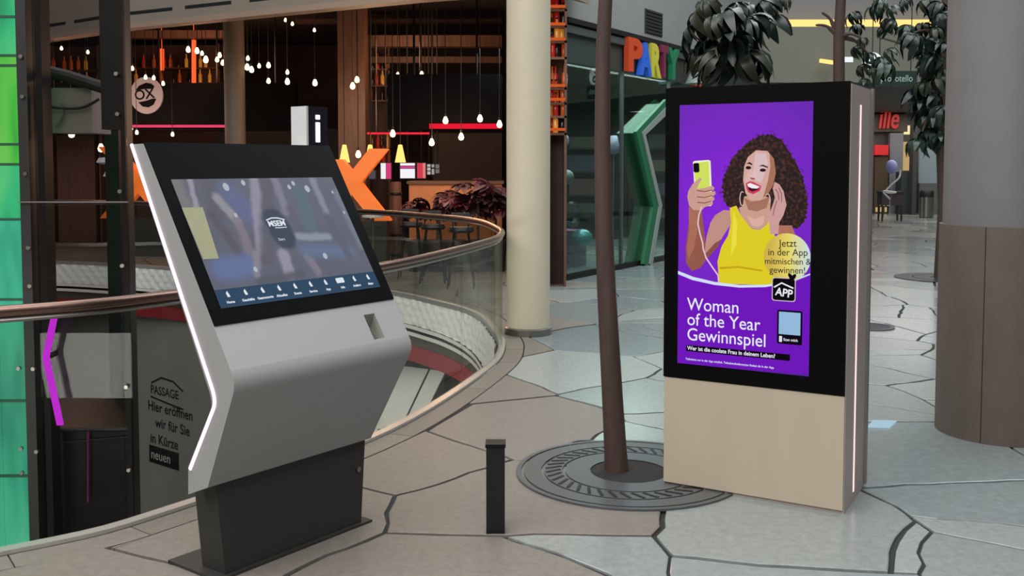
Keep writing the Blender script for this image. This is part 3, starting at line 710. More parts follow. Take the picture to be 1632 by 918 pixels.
# poster screen
q = [tf(1082, 168), tf(1296, 161), tf(1290, 598), tf(1082, 580)]
pu0 = (q[0][0] + q[3][0]) / 2; pu1 = (q[1][0] + q[2][0]) / 2; pv1 = (q[0][1] + q[1][1]) / 2; pv0 = (q[2][1] + q[3][1]) / 2
mP = bpy.data.materials.new('poster_purple'); mP.use_nodes = True; nt = mP.node_tree; b = nt.nodes['Principled BSDF']
tc = nt.nodes.new('ShaderNodeTexCoord'); mp = nt.nodes.new('ShaderNodeMapping'); gr = nt.nodes.new('ShaderNodeTexGradient'); gr.gradient_type = 'SPHERICAL'
pc = T0 + TW * (pu0 + (pu1 - pu0) * .38) + Z3 * (pv0 + (pv1 - pv0) * .62) - wloc(tot)
mp.inputs['Location'].default_value = tuple(-v * 1.15 for v in pc); mp.inputs['Scale'].default_value = (1.15,) * 3
rp = nt.nodes.new('ShaderNodeValToRGB'); e = rp.color_ramp.elements; e[0].position = 0.0; e[0].color = (*lin((84, 24, 150)), 1); e[1].position = .85; e[1].color = (*lin((128, 22, 214)), 1)
nt.links.new(tc.outputs['Object'], mp.inputs[0]); nt.links.new(mp.outputs[0], gr.inputs[0]); nt.links.new(gr.outputs[1], rp.inputs[0]); nt.links.new(rp.outputs[0], b.inputs['Emission Color'])
b.inputs['Emission Strength'].default_value = .95; b.inputs['Base Color'].default_value = (.01, .01, .01, 1); b.inputs['Roughness'].default_value = .3; b.inputs['Specular IOR Level'].default_value = .2
pos = part('poster_screen', lay(MB(), TFR, [(pu0, pv0), (pu1, pv0), (pu1, pv1), (pu0, pv1)], .003, .0055), mP, tot, label='purple advertising screen')
HH = [.0056]
def za(zx, zy): return tf(1080 + zx / 3.4, 190 + zy / 3.4)
def zc(zx, zy): return tf(1080 + zx / 3.99, 370 + zy / 3.99)
def post(name, pts, col, s=.95, m=None, conv=za):
    HH[0] += .00012
    pp = [conv(*p) if conv else p for p in pts]; pp = [(min(max(a, pu0 + .001), pu1 - .001), min(max(b_, pv0 + .001), pv1 - .001)) for a, b_ in pp]
    return part(name, lay(MB(), TFR, pp, .0054, HH[0]), m or glow('ink_%d_%d_%d' % col, col, s), pos)
rh = random.Random(5)
HAIRM = screen_mat('poster_hair', (18, 8, 12), (36, 16, 18), (78, 42, 34), 70, (1, 1, 1), .95)
hair = [(365, 140), (430, 92), (500, 78), (555, 100), (605, 165), (640, 230), (675, 300), (700, 380), (708, 470), (695, 545), (660, 590), (600, 600), (520, 580), (480, 520), (440, 480), (330, 478), (270, 475), (248, 430), (240, 360), (258, 290), (290, 225), (325, 175)]
jag = []
for i in range(len(hair)):
    a, b_ = hair[i], hair[(i + 1) % len(hair)]; m = max(2, int(math.hypot(b_[0] - a[0], b_[1] - a[1]) / 11))
    for j in range(m):
        t = j / m; cx_, cy_ = a[0] + (b_[0] - a[0]) * t, a[1] + (b_[1] - a[1]) * t
        d = (cx_ - 470, cy_ - 330); L_ = math.hypot(*d); k = rh.uniform(-3, 7) if j % 2 else rh.uniform(-9, 0)
        jag.append((cx_ + d[0] / L_ * k, cy_ + d[1] / L_ * k))
post('printed_hair', jag, None, m=HAIRM)
HH[0] += .0001; curl = MB()
for k in range(150):
    i = rh.randrange(len(hair)); a, b_ = hair[i], hair[(i + 1) % len(hair)]; t = rh.random(); sc_ = rh.uniform(.72, 1.06)
    cx_ = 470 + (a[0] + (b_[0] - a[0]) * t - 470) * sc_; cy_ = 330 + (a[1] + (b_[1] - a[1]) * t - 330) * sc_
    r_ = rh.uniform(4, 9); a0 = rh.uniform(0, 360)
    ring = [za(*p) for p in strip(ell(cx_, cy_, r_, r_ * 1.1, 6, a0, a0 + 220), 2.6)]
    lay(curl, TFR, [(min(u_, pu1 - .001), v_) for u_, v_ in ring], .0054, HH[0])
part('printed_curls', curl, glow('ink_curl', (70, 34, 30), .95), pos)
post('printed_arm', [(62, 470), (62, 560), (46, 700), (48, 780), (80, 822), (125, 805), (165, 750), (150, 650), (140, 560), (132, 480)], (150, 92, 78))
post('printed_arm', [(165, 750), (215, 690), (250, 630), (290, 570), (295, 495), (250, 492), (205, 520), (180, 560), (158, 640), (148, 720)], (196, 146, 134))
post('printed_arm', [(62, 480), (66, 600), (52, 700), (62, 760), (90, 700), (112, 590), (118, 490)], (172, 112, 92))
post('printed_arm', [(165, 752), (222, 690), (240, 650), (205, 670), (150, 730)], (140, 84, 74))
post('printed_arm', [(545, 575), (620, 575), (645, 640), (545, 650)], (176, 116, 96))
post('printed_top', [(285, 480), (320, 468), (345, 520), (400, 592), (445, 600), (485, 570), (502, 538), (520, 600), (545, 700), (530, 900), (228, 890), (218, 770), (240, 690), (275, 630), (292, 560)], (226, 208, 40))
post('printed_fold', [(230, 800), (330, 795), (460, 815), (460, 825), (330, 805), (230, 812)], (196, 168, 30))
post('printed_fold', [(305, 500), (325, 560), (320, 680), (290, 740), (296, 640)], (238, 226, 70))
post('printed_neck', [(362, 420), (355, 470), (335, 480), (345, 518), (400, 590), (445, 598), (485, 568), (502, 538), (505, 430), (440, 400)], (206, 160, 142))
post('printed_shadow', [(362, 425), (400, 445), (450, 440), (500, 420), (485, 480), (430, 500), (385, 490)], (168, 116, 98))
post('printed_chest', [(375, 520), (420, 540), (470, 520), (470, 560), (440, 585), (405, 575)], (222, 178, 164))
post('printed_face', [(383, 205), (428, 168), (488, 172), (522, 212), (533, 290), (520, 355), (490, 408), (445, 440), (398, 438), (370, 400), (357, 330), (363, 255)], (216, 170, 160))
post('printed_face_shade', [(500, 185), (524, 215), (534, 290), (520, 355), (490, 408), (465, 425), (490, 340), (505, 260)], (170, 116, 92))
post('printed_face_light', [(425, 182), (482, 186), (492, 238), (470, 300), (455, 345), (425, 335), (410, 290), (418, 230)], (220, 190, 194))
post('printed_face_light', [(385, 285), (405, 270), (412, 320), (378, 345), (366, 330)], (222, 182, 178))
post('printed_brow', [(372, 242), (392, 232), (408, 242), (406, 249), (390, 242)], (52, 28, 26))
post('printed_brow', [(440, 254), (465, 246), (492, 258), (490, 264), (464, 255)], (52, 28, 26))
post('printed_eye', ell(386, 263, 15, 9, 12), (40, 24, 30)); post('printed_eye', ell(464, 276, 17, 9, 12), (44, 24, 32))
post('printed_nose', [(420, 262), (428, 300), (424, 318), (398, 316), (392, 306), (410, 300)], (226, 192, 192))
post('printed_nose', [(394, 315), (424, 320), (416, 327), (400, 324)], (150, 88, 82))
post('printed_lips', [(372, 348), (392, 336), (412, 340), (455, 362), (448, 388), (412, 406), (386, 396), (376, 375)], (206, 60, 92))
post('printed_mouth', [(380, 352), (395, 345), (448, 366), (438, 382), (408, 392), (390, 384)], (70, 20, 30))
post('printed_teeth', [(380, 352), (395, 345), (448, 366), (434, 376), (405, 374), (386, 366)], (244, 240, 244))
post('printed_earring', strip(ell(352, 430, 12, 38, 14, 60, 300), 4), (214, 190, 180)); post('printed_earring', strip(ell(490, 440, 14, 36, 10, 230, 380), 4), (214, 190, 180))
post('printed_hand', [(505, 622), (498, 560), (496, 520), (516, 470), (530, 425), (518, 375), (528, 340), (552, 352), (575, 388), (584, 430), (592, 465), (575, 520), (552, 560), (548, 622)], (206, 160, 158))
for p in ([(533, 378), (548, 400), (552, 440)], [(552, 372), (566, 405), (566, 450)], [(540, 440), (528, 480), (520, 520)]): post('printed_finger_line', strip(p, 5), (150, 96, 96))
post('printed_phone', [(86, 232), (96, 226), (170, 221), (180, 226), (190, 460), (182, 470), (110, 474), (100, 466)], (240, 244, 214))
post('printed_phone', [(92, 238), (172, 228), (182, 460), (108, 466)], (210, 228, 96))
post('printed_camera', [(88, 244), (94, 238), (114, 237), (120, 243), (122, 282), (116, 288), (96, 289), (90, 283)], (20, 16, 22))
post('printed_hand', [(56, 420), (62, 388), (84, 352), (122, 318), (136, 322), (118, 352), (108, 378), (150, 372), (190, 360), (202, 372), (196, 386), (150, 398), (205, 390), (208, 404), (196, 416), (146, 428), (198, 420), (202, 436), (188, 446), (140, 458), (192, 448), (192, 462), (150, 476), (130, 494), (90, 492), (66, 468)], (206, 158, 146))
for p in ([(108, 386), (150, 392), (192, 384)], [(108, 420), (150, 424), (192, 414)], [(110, 450), (150, 454), (188, 444)]): post('printed_finger_line', strip(p, 5), (134, 78, 72))
post('printed_cord', strip([(134, 474), (118, 520), (113, 565), (124, 620), (138, 668), (142, 705), (158, 752), (190, 800), (222, 845), (226, 890)], 6), (232, 196, 214))
# lower field, arc, badge
post('printed_field', [(1081.5, 437), (1105, 446), (1140, 454), (1180, 458.5), (1220, 458), (1260, 452), (1292, 441), (1291, 597), (1082, 580)], (112, 26, 190), conv=lambda x, y: tf(x, y))
post('printed_arc', strip([(1080, 434), (1105, 443.5), (1140, 451.5), (1180, 456), (1220, 455.5), (1260, 449), (1296, 437)], [5, 5, 4.5, 4, 3.5, 3, 2.5]), (214, 226, 250), conv=lambda x, y: tf(x, y))
bx, by = tf(1255, 410)
def circ_mat():
    m = bpy.data.materials.new('badge_gradient'); m.use_nodes = True; nt = m.node_tree; b = nt.nodes['Principled BSDF']
    tc = nt.nodes.new('ShaderNodeTexCoord'); mp = nt.nodes.new('ShaderNodeMapping'); gr = nt.nodes.new('ShaderNodeTexGradient')
    o_ = T0 + TW * bx + Z3 * by - wloc(tot)
    d = TW
    mp.vector_type = 'POINT'; sp = nt.nodes.new('ShaderNodeVectorMath'); sp.operation = 'DOT_PRODUCT'; sp.inputs[1].default_value = tuple(d)
    ad = nt.nodes.new('ShaderNodeMath'); ad.operation = 'MULTIPLY_ADD'; ad.inputs[1].default_value = 4.6; ad.inputs[2].default_value = 0.5 - 4.6 * o_.dot(d)
    rp = nt.nodes.new('ShaderNodeValToRGB'); e = rp.color_ramp.elements; e[0].position = 0.15; e[0].color = (*lin((206, 176, 60)), 1); e[1].position = .95; e[1].color = (*lin((196, 222, 214)), 1)
    x = e.new(.55); x.color = (*lin((230, 214, 96)), 1)
    nt.links.new(tc.outputs['Object'], sp.inputs[0]); nt.links.new(sp.outputs['Value'], ad.inputs[0]); nt.links.new(ad.outputs[0], rp.inputs[0]); nt.links.new(rp.outputs[0], b.inputs['Emission Color'])
    b.inputs['Emission Strength'].default_value = .95; b.inputs['Base Color'].default_value = (.01, .01, .01, 1); return m
post('printed_badge', ell(bx, by, .108, .112, 32), None, m=circ_mat(), conv=None)
HH[0] += .0002
BT = glow('badge_ink', (58, 44, 40), .95)
for k, (t, sz) in enumerate((('Jetzt', .047), ('in der App', .045), ('mitmischen &', .041), ('gewinnen!', .043))):
    part('badge_text', text_mb(t, TFR, bx + .004, by + .05 - k * .041, sz, HH[0], 'CENTER', .0002, .95, rot=.03), BT, pos)
ax, ay = tf(1250, 461)
post('app_icon', rrect(ax - .055, ay - .055, ax + .055, ay + .055, .012), (208, 190, 200), conv=None); post('app_icon', rrect(ax - .051, ay - .051, ax + .051, ay + .051, .011), (16, 12, 18), conv=None)
HH[0] += .0002; part('app_text', text_mb('APP', TFR, ax, ay - .032, .052, HH[0], 'CENTER', .0012, .9, rot=-.12), glow('poster_white', (236, 238, 248), .95), pos)
post('app_swoosh', strip([(ax - .045, ay + .008), (ax - .01, ay + .03), (ax + .045, ay + .008)], .007), (236, 238, 248), conv=None)
for dx, dy, an in ((.036, .050, .5), (.030, .064, 2.2), (.046, .062, 1.0)):
    post('app_leaf', [(ax + dx + .017 * math.cos(an) * c_ - .009 * math.sin(an) * s_, ay + dy + .017 * math.sin(an) * c_ + .009 * math.cos(an) * s_) for c_, s_ in ((-1, 0), (-.3, -1), (.5, -.8), (1, 0), (.5, .8), (-.3, 1))], (18, 14, 20), conv=None)
HW = glow('poster_white', (236, 238, 248), .95); HH[0] += .0002
hu = tf(1096, 520)[0]
for t, py in (('Woman', 493), ('of the Year', 517), ('Gewinnspiel', 541)):
    _, v_ = tf(1096, py); part('headline', text_mb(t, TFR, hu, v_, .0865, HH[0], 'LEFT', .0002, .915), HW, pos)
s0 = tf(1095, 549); s1 = tf(1260, 562)
post('claim_bar', rrect(s0[0], s0[1] - .030, s1[0], s0[1], .004), (14, 10, 16), conv=None); HH[0] += .0002
part('claim_text', text_mb('Wer ist die coolste Frau in deinem Leben?', TFR, s0[0] + .006, s0[1] - .023, .0272, HH[0], 'LEFT', .0006, .92), HW, pos)
s2 = tf(1094, 570); part('small_print', text_mb('Teilnahme nur in der App möglich. Teilnahmebedingungen findest du in der App.', TFR, s2[0], s2[1] - .008, .0145, HH[0], 'LEFT', .0002, .92), HW, pos)
c0 = tf(1240, 493); c1 = tf(1279, 550)
post('code_card', rrect(c0[0], c1[1], c1[0], c0[1], .008), (16, 10, 24), conv=None)
post('code_field', [(c0[0] + .008, c1[1] + .045), (c1[0] - .008, c1[1] + .045), (c1[0] - .008, c0[1] - .008), (c0[0] + .008, c0[1] - .008)], (150, 188, 222), conv=None)
post('phone_icon', rrect(c0[0] + .010, c1[1] + .008, c0[0] + .024, c1[1] + .036, .003), (226, 230, 240), conv=None)
HH[0] += .0002; part('card_text', text_mb('Scan mich', TFR, c0[0] + .030, c1[1] + .015, .0185, HH[0], 'LEFT', .0003, .9), HW, pos)

# ================================================================== TREES
BARK = mat('brown_bark', (66, 48, 42), 0.75, var=0.25, scale=14, bump=.3, stretch=(1, 1, .15))
LEAFM = [mat('leaf_dark', (14, 30, 24), .35, var=.3, scale=5), mat('leaf_green', (30, 50, 36), .32, var=.3, scale=5), mat('leaf_olive', (30, 36, 20), .4, var=.3, scale=5)]
def leaf_mesh(name, n, L_, w, droop, m, seed):
    rr = random.Random(seed); mb = MB()
    for k in range(n):
        a = 2 * math.pi * k / n + rr.uniform(-.2, .2); l = L_ * rr.uniform(.75, 1.1); dr = droop * rr.uniform(.7, 1.3); vs_ = []
        for i in range(6):
            t = i / 5; x = l * (t * math.cos(dr * t)); z = -l * t * math.sin(dr * t); wd_ = w * max(.04, math.sin(math.pi * min(1, t * .92 + .06))) ** .8
            for s_ in (-1, 0, 1):
                y = s_ * wd_; zz = z + (abs(s_) * wd_ * .35)
                vs_.append((x * math.cos(a) - y * math.sin(a), x * math.sin(a) + y * math.cos(a), zz))
        fs = []
        for i in range(5): fs += [(i * 3, i * 3 + 1, i * 3 + 4, i * 3 + 3), (i * 3 + 1, i * 3 + 2, i * 3 + 5, i * 3 + 4)]
        mb.add(vs_, fs)
    return mb.mesh(name, m, smooth=True)
def make_tree(name, label, trunk, radii, tips, leafkinds, base, bar_r=.012, seed=1, scale=1.0, group=None):
    t = thing(name, label, 'tree', base, group); rr = random.Random(seed)
    part('trunk', MB().tube(trunk, radii, 12), BARK, t, True)
    for (start, end) in tips:
        s_, e_ = Vector(start), Vector(end); mid = (s_ + e_) / 2 + Vector((0, 0, (e_ - s_).length * .18))
        part('branch', MB().tube(catmull([s_, mid, e_], 4, False), [bar_r * 1.6] * 4 + [bar_r] * 4 + [bar_r * .6], 6), BARK, t, True)
    return t
def whorls(t, pts, meshes, seed, sc=(.8, 1.2), tilt=.5):
    rr = random.Random(seed)
    for p in pts:
        s_ = rr.uniform(*sc); inst('leaf_whorl', rr.choice(meshes), p, t, (rr.uniform(-tilt, tilt), rr.uniform(-tilt, tilt), rr.uniform(0, 6.28)), (s_,) * 3)
LA = [leaf_mesh('leaf_whorl', 9, .26, .042, 1.25, LEAFM[0], 1), leaf_mesh('leaf_whorl', 8, .24, .045, 1.0, LEAFM[0], 2), leaf_mesh('leaf_whorl', 8, .25, .04, 1.4, LEAFM[2], 3)]
LB = [leaf_mesh('leaf_whorl', 8, .30, .05, 1.0, LEAFM[1], 4), leaf_mesh('leaf_whorl', 9, .32, .05, 1.2, LEAFM[0], 5), leaf_mesh('leaf_whorl', 8, .28, .045, 1.1, LEAFM[2], 6)]
# near tree
TB = atz(983, 752, 0); YT = TB.y
tp = [Vector((TB.x, TB.y, -.02))] + [at(x, y, YT) for x, y in ((981, 720), (977, 650), (972, 560), (967, 470), (962, 350), (960, 220), (961, 80), (968, -60), (985, -200), (1000, -330))]
ta = make_tree('indoor_tree', 'indoor tree with a bare brown trunk and dark drooping leaves left of the totem', tp, [.066, .059, .055, .052, .049, .045, .041, .037, .034, .030, .026],
    [(tp[9], at(1120, -30, YT + .3)), (tp[9], at(1175, -40, YT + .1)), (tp[8], at(1150, 10, YT + .5)), (tp[10], at(1215, -20, YT + .4)), (tp[9], at(900, -170, YT))], None, TB)
pa = [at(x, y, YT + d) for x, y, d in ((1120, 0, .3), (1108, 20, .35), (1135, 25, .2), (1160, 20, .1), (1180, 35, .1), (1150, 55, .35), (1170, 70, .2), (1195, 60, .3), (1215, 0, .4), (1200, 25, .2), (1130, 60, .4), (1160, 90, .3),
      (1185, 85, .1), (1145, 85, .2), (1225, 30, .45), (1175, 5, .3), (1205, 80, .3), (1110, 40, .5), (1140, 105, .35), (1165, 60, .0), (1190, 10, .5), (1125, 80, .5))]
whorls(ta, pa, LA, 3, (.55, .85), .6)
# grate, rings
GR = mat('grate_grey', (96, 99, 102), .35, .5)
gt = thing('tree_grate', 'round concentric metal grate around the near tree trunk', 'grate', (TB.x + .05, TB.y, 0))
gc = Vector((TB.x + .06, TB.y - .02, 0))
for k, (r0, r1) in enumerate(((.20, .33), (.345, .44), (.455, .545), (.56, .585))):
    part('ring', MB().lathe([(r0, .001), (r0, .012), (r1, .012), (r1, .001)], gc, 56, cap=False), GR, gt)
slot_me = MB().box((-.008, -.045, 0), (.008, .045, .003)).mesh('slot', BLACK)
for k in range(40):
    a = 2 * math.pi * k / 40; inst('slot', slot_me, gc + Vector((.392 * math.cos(a), .392 * math.sin(a), .0118)), gt, (0, 0, a + math.pi / 2 + .6))
part('soil_disc', MB().lathe([(.198, .0), (.198, .006), (.06, .010)], gc, 40), mat('dark_mulch', (34, 32, 30), .9, var=.6, scale=60, bump=1.0), gt)
fc = atz(935, 711, 0)
cvr = thing('floor_cover', 'small round metal floor cover behind the near tree grate', 'floor cover', fc)
part('rim', MB().lathe([(.088, .0), (.088, .009), (.105, .009), (.105, .0)], fc, 32, cap=False), GR, cvr); part('lid', MB().lathe([(.086, 0), (.086, .006)], fc, 32), mat('cover_dark', (60, 64, 68), .4, .4), cvr)
fc = atz(1385, 521, 0)
cvr = thing('floor_cover', 'dark round floor cover right of the display totem', 'floor cover', fc)
part('rim', MB().lathe([(.20, .0), (.20, .009), (.24, .009), (.24, .0)], fc, 36, cap=False), GR, cvr); part('lid', MB().lathe([(.198, 0), (.198, .006)], fc, 36), mat('cover_dark', (60, 64, 68), .4, .4), cvr)
fa_, fb_, fcn, fd_ = (atz(*p, 0) for p in ((1382, 682), (1418, 683), (1429, 672), (1392, 671)))
flt = thing('floor_light', 'pale blue square light set into the paving right of the totem', 'floor light', fa_)
part('lens', MB().prism([p + Z3 * .002 for p in (fa_, fb_, fcn, fd_)], Z3 * .006), glow('floor_lens', (176, 206, 224), .9), flt)
# slim tree behind the totem
YB = 10.5; bb = Vector((at(1338, 300, YB).x, YB, 0))
tpb = [bb, at(1338, 260, YB), at(1337, 130, YB), at(1337, 60, YB), at(1340, 0, YB), at(1340, -120, YB)]
tb_ = make_tree('indoor_tree', 'slim indoor tree with its stem rising behind the totem', tpb, [.07, .065, .06, .057, .052, .045],
    [(tpb[3], at(1310, 20, YB)), (tpb[4], at(1400, -10, YB - .2)), (tpb[3], at(1372, 60, YB - .1)), (tpb[4], at(1252, -40, YB)), (tpb[3], at(1390, 95, YB)), (tpb[3], at(1300, 40, YB))], None, bb, .015)
pb = [at(x, y, YB + d) for x, y, d in ((1365, 40, 0), (1375, 60, -.2), (1362, 75, .1), (1385, 85, 0), (1372, 105, .1), (1390, 110, -.1), (1380, 125, 0), (1405, 0, -.2), (1420, 10, 0), (1412, 30, .1), (1425, 35, -.1), (1395, 8, .2), (1252, -5, 0),
      (1236, 5, .1), (1440, 0, 0), (1358, 20, .2), (1415, 78, 0), (1408, 45, .1))]
whorls(tb_, pb, LB, 8, (.38, .62), .6)
# tree by the clad column
TC = atz(1497, 443, 0); YC = TC.y
tpc = [Vector((TC.x, TC.y, -.02)), at(1499, 400, YC), at(1503, 330, YC), at(1500, 250, YC), at(1503, 150, YC), at(1506, 60, YC), at(1508, -40, YC), at(1512, -160, YC)]
tc_ = make_tree('indoor_tree', 'tall indoor tree with dark foliage just left of the clad column', tpc, [.075, .07, .068, .064, .06, .055, .05, .04],
    [(tpc[4], at(1465, 120, YC - .2)), (tpc[5], at(1440, 60, YC)), (tpc[4], at(1470, 210, YC - .2)), (tpc[5], at(1480, 20, YC)), (tpc[6], at(1460, -10, YC)), (tpc[4], at(1405, 60, YC + .2))], None, TC, .018)
pcs = [at(x, y, YC + d) for x, y, d in ((1450, 50, 0), (1460, 55, -.3), (1470, 40, .2), (1480, 60, -.2), (1490, 45, -.3), (1475, 80, .1), (1490, 90, -.2), (1480, 105, 0), (1495, 120, -.3), (1470, 130, -.2), (1480, 145, .1), (1492, 150, -.2), (1465, 160, -.1), (1478, 175, 0), (1490, 185, -.3),
       (1470, 190, .2), (1484, 205, -.1), (1463, 222, -.2), (1475, 215, 0), (1495, 215, -.2), (1500, 20, -.3), (1485, 15, 0), (1505, 70, -.35), (1505, 110, -.3), (1462, 145, 0), (1500, 170, -.35), (1448, 40, .2), (1488, 70, .1), (1498, 5, -.2), (1405, 92, .2), (1412, 100, .1), (1474, 0, 0))]
whorls(tc_, pcs, LB, 12, (.75, 1.15), .6)
gt2 = thing('tree_grate', 'dark round grate around the foot of the tree by the clad column', 'grate', (TC.x, TC.y, 0))
for r0, r1 in ((.12, .34), (.36, .60)): part('ring', MB().lathe([(r0, .001), (r0, .010), (r1, .010), (r1, .001)], (TC.x, TC.y, 0), 40, cap=False), mat('cover_dark', (60, 64, 68), .4, .4), gt2)
# low black bollard
bq = atz(790, 846, 0)
bo = thing('bollard', 'low black square bollard standing between the kiosk and the tree', 'bollard', bq)
part('post', MB().obox(bq + Vector((-.04, -.04, 0)), Vector((.08, 0, 0)), Vector((0, .08, 0)), Z3 * .38), BLACK, bo); part('cap', MB().obox(bq + Vector((-.044, -.044, .38)), Vector((.088, 0, 0)), Vector((0, .088, 0)), Z3 * .015), DARK, bo)

# ================================================================== PARTY SHOP GOODS AND SIGN
def letter(ch, px0, px1, py0, py1, col, label, squeeze=None):
    u0_, v0_ = on_shop(px0, py1, .04); u1_, v1_ = on_shop(px1, py0, .04); v0_ = on_shop((px0 + px1) / 2, py1, .04)[1]; v1_ = on_shop((px0 + px1) / 2, py0, .04)[1]
    hgt = (v1_ - v0_) / .70
    mb = text_mb(ch, SF, 0, 0, hgt, .02, 'LEFT', .03, 1.0, .04)
    us = [(Vector(p) - S0).dot(SD) for p in mb.v]; a, b_ = min(us), max(us); kx = (u1_ - u0_) / max(.01, b_ - a)
    mb.v = [tuple(S0 + SD * (u0_ + ((Vector(p) - S0).dot(SD) - a) * kx) + Z3 * (v0_ + (Vector(p) - S0).z) + SN * ((Vector(p) - S0).dot(SN))) for p in mb.v]
    o = part('sign_letter', mb, mat('sign_%d_%d_%d' % col, col, .45, emit=col, estr=.12), None, loc=S0 + SD * u0_ + Z3 * v0_); tag(o, label, 'letter', 'letters of the party shop sign'); return o
letter('P', 1000, 1023, 63, 112, (190, 66, 30), 'orange letter P of the shop sign'); letter('A', 1019, 1038, 70, 118, (40, 96, 200), 'blue letter A of the shop sign')
letter('R', 1037, 1053, 72, 121, (186, 180, 60), 'yellow letter R of the shop sign'); letter('T', 1052, 1064, 74, 121, (110, 36, 66), 'maroon letter T of the shop sign')
letter('Y', 1063, 1082, 79, 124, (24, 112, 76), 'green letter Y of the shop sign'); letter('F', 1112, 1132, 97, 136, (190, 66, 30), 'orange letter F of the shop sign above the totem')
u_, v_ = on_shop(1091, 136); hat = part('party_hat', MB().lathe([(.20, 0), (.10, .22), (.004, .48)], S0 + SD * u_ + Z3 * (v_ + .02) + SN * .22, 20), mat('hat_grey', (142, 160, 152), .5), None, True, loc=S0 + SD * u_ + Z3 * v_)
tag(hat, 'pale grey cone shaped party hat on the shop sign', 'sign ornament')
# green angular portal
gp = [on_shop(x, y, .05) for x, y in ((1064, 168), (1019, 213), (1046, 328), (1030, 428))]; gp[-1] = (gp[-1][0], 0.0)
por = thing('shop_portal', 'green angular portal frame beside the display totem', 'frame', S0 + SD * gp[-1][0])
rib = strip(gp, .20)
part('grey_face', lay(MB(), SF, strip([(a + .07, b_) for a, b_ in gp], .13), .05, .10), mat('portal_grey', (138, 148, 142), .5), por)
part('green_face', lay(MB(), SF, strip([(a - .09, b_) for a, b_ in gp], .2), .03, .085), mat('portal_green', (32, 104, 68), .45), por)
part('green_reveal', lay(MB(), SF, strip([(a - .1, b_) for a, b_ in gp], .05), -.28, .05), mat('portal_deep', (22, 80, 52), .5), por)
def shp(px, py, d): return onpl(px, py, S0 + SIN * d, SN)
def ball(name, c, r, m, label, cat='balloon', squash=1.0, group=None):
    t = thing(name, label, cat, c - Z3 * r * squash, group)
    pr = [(r * math.sin(math.pi * i / 12) + .0001, -r * squash * math.cos(math.pi * i / 12)) for i in range(13)]
    part('skin', MB().lathe(pr, c, 20), m, t, True); part('knot', MB().lathe([(.018, -r * squash - .03), (.004, -r * squash + .004)], c, 8), m, t); part('string', MB().tube([c - Z3 * (r * squash + .02), (c.x, c.y, .0)], .004, 4), m, t); return t
c = shp(916, 342, .6); cr = thing('moon_balloon', 'silver crescent moon foil balloon inside the shop window', 'balloon', c - Z3 * .2)
mo = MB()
pts = ell(0, 0, .20, .20, 18, -130, 130) + [(x, y) for x, y in ell(-.05, .01, .15, .155, 18, 125, -125)] if False else [( .20 * math.cos(R(a)), .20 * math.sin(R(a))) for a in range(-150, 111, 12)] + [(-.035 + .155 * math.cos(R(a)), .02 + .155 * math.sin(R(a))) for a in range(105, -146, -12)]
mo.prism([c + SD * x + Z3 * y for x, y in pts], SIN * .07); part('foil', mo, mat('silver_foil', (170, 178, 180), .2, .9), cr)
ball('foil_balloon', shp(927, 379, .6), .17, mat('teal_foil', (84, 150, 158), .25, .3), 'teal round balloon under the moon balloon', squash=.82)
ball('round_balloon', shp(978, 231, 1.2), .17, mat('lilac_rubber', (140, 140, 168), .35), 'pale lilac balloon high in the shop window')
ball('round_balloon', shp(892, 225, 1.0), .15, mat('lilac_rubber', (140, 140, 168), .35), 'pale lilac balloon at the left end of the shop window')
ball('round_balloon', shp(903, 282, 1.2), .12, mat('grey_rubber', (104, 122, 120), .35), 'grey green balloon hanging above the moon balloon')
c = shp(924, 432, .75); bx_ = thing('gift_box', 'purple patterned gift box on the shop floor', 'box', Vector((c.x, c.y, 0)))
part('carton', MB().obox(Vector((c.x, c.y, 0)) - SD * .2, SD * .42, SIN * .35, Z3 * .5), mat('purple_print', (112, 72, 104), .5, var=.5, scale=12), bx_)
part('lid', MB().obox(Vector((c.x, c.y, .5)) - SD * .22 - SIN * .02, SD * .46, SIN * .39, Z3 * .07), mat('mauve_lid', (136, 84, 128), .5), bx_)
c = shp(889, 430, .7); bx_ = thing('gift_box', 'tall slim grey blue box at the left end of the shop window', 'box', Vector((c.x, c.y, 0)))
part('carton', MB().obox(Vector((c.x, c.y, 0)), SD * .2, SIN * .25, Z3 * .85), mat('bluegrey_carton', (92, 102, 122), .5, var=.3, scale=9), bx_); part('lid', MB().obox(Vector((c.x, c.y, .85)) - SD * .01 - SIN * .01, SD * .22, SIN * .27, Z3 * .05), mat('mauve_lid', (136, 84, 128), .5), bx_)
for k in range(3):
    p = Vector((.9 + k * 1.85, 23.6, 0)); XD, YD = Vector((1, 0, 0)), Vector((0, 1, 0))
    r_ = thing('shop_rack', ('left', 'middle', 'right')[k] + ' dark goods rack at the back of the party shop', 'rack', p, 'racks at the back of the party shop')
    for j in range(4): part('shelf', MB().obox(p + Z3 * (.3 + .55 * j), XD * 1.7, YD * .4, Z3 * .04), mat('rack_dark', (40, 46, 46), .5), r_)
    for j in (0, 1.66): part('upright', MB().obox(p + XD * j, XD * .04, YD * .4, Z3 * 2.2), mat('rack_dark', (40, 46, 46), .5), r_)
    for j in range(4): part('goods', MB().obox(p + XD * (.15 + .3 * (j % 2)) + Z3 * (.34 + .55 * j) + YD * .05, XD * rs.uniform(.7, 1.1), YD * .25, Z3 * rs.uniform(.2, .38)), mat('goods_%d' % ((k + j) % 4), ((96, 104, 100), (120, 96, 92), (84, 96, 120), (130, 128, 112))[(k + j) % 4], .6), r_)
for px, py in ((1036, 174), (993, 175), (1046, 188), (985, 158)):
    c = shp(px, py, 1.0); l_ = part('ceiling_lamp', MB().obox(Vector((c.x, c.y, 3.3)), SD * .55, SIN * .1, Z3 * .06), glow('lamp_cool', (226, 246, 240), 1.6)); tag(l_, 'small white ceiling light inside the party shop', 'ceiling light', 'ceiling lights of the party shop')

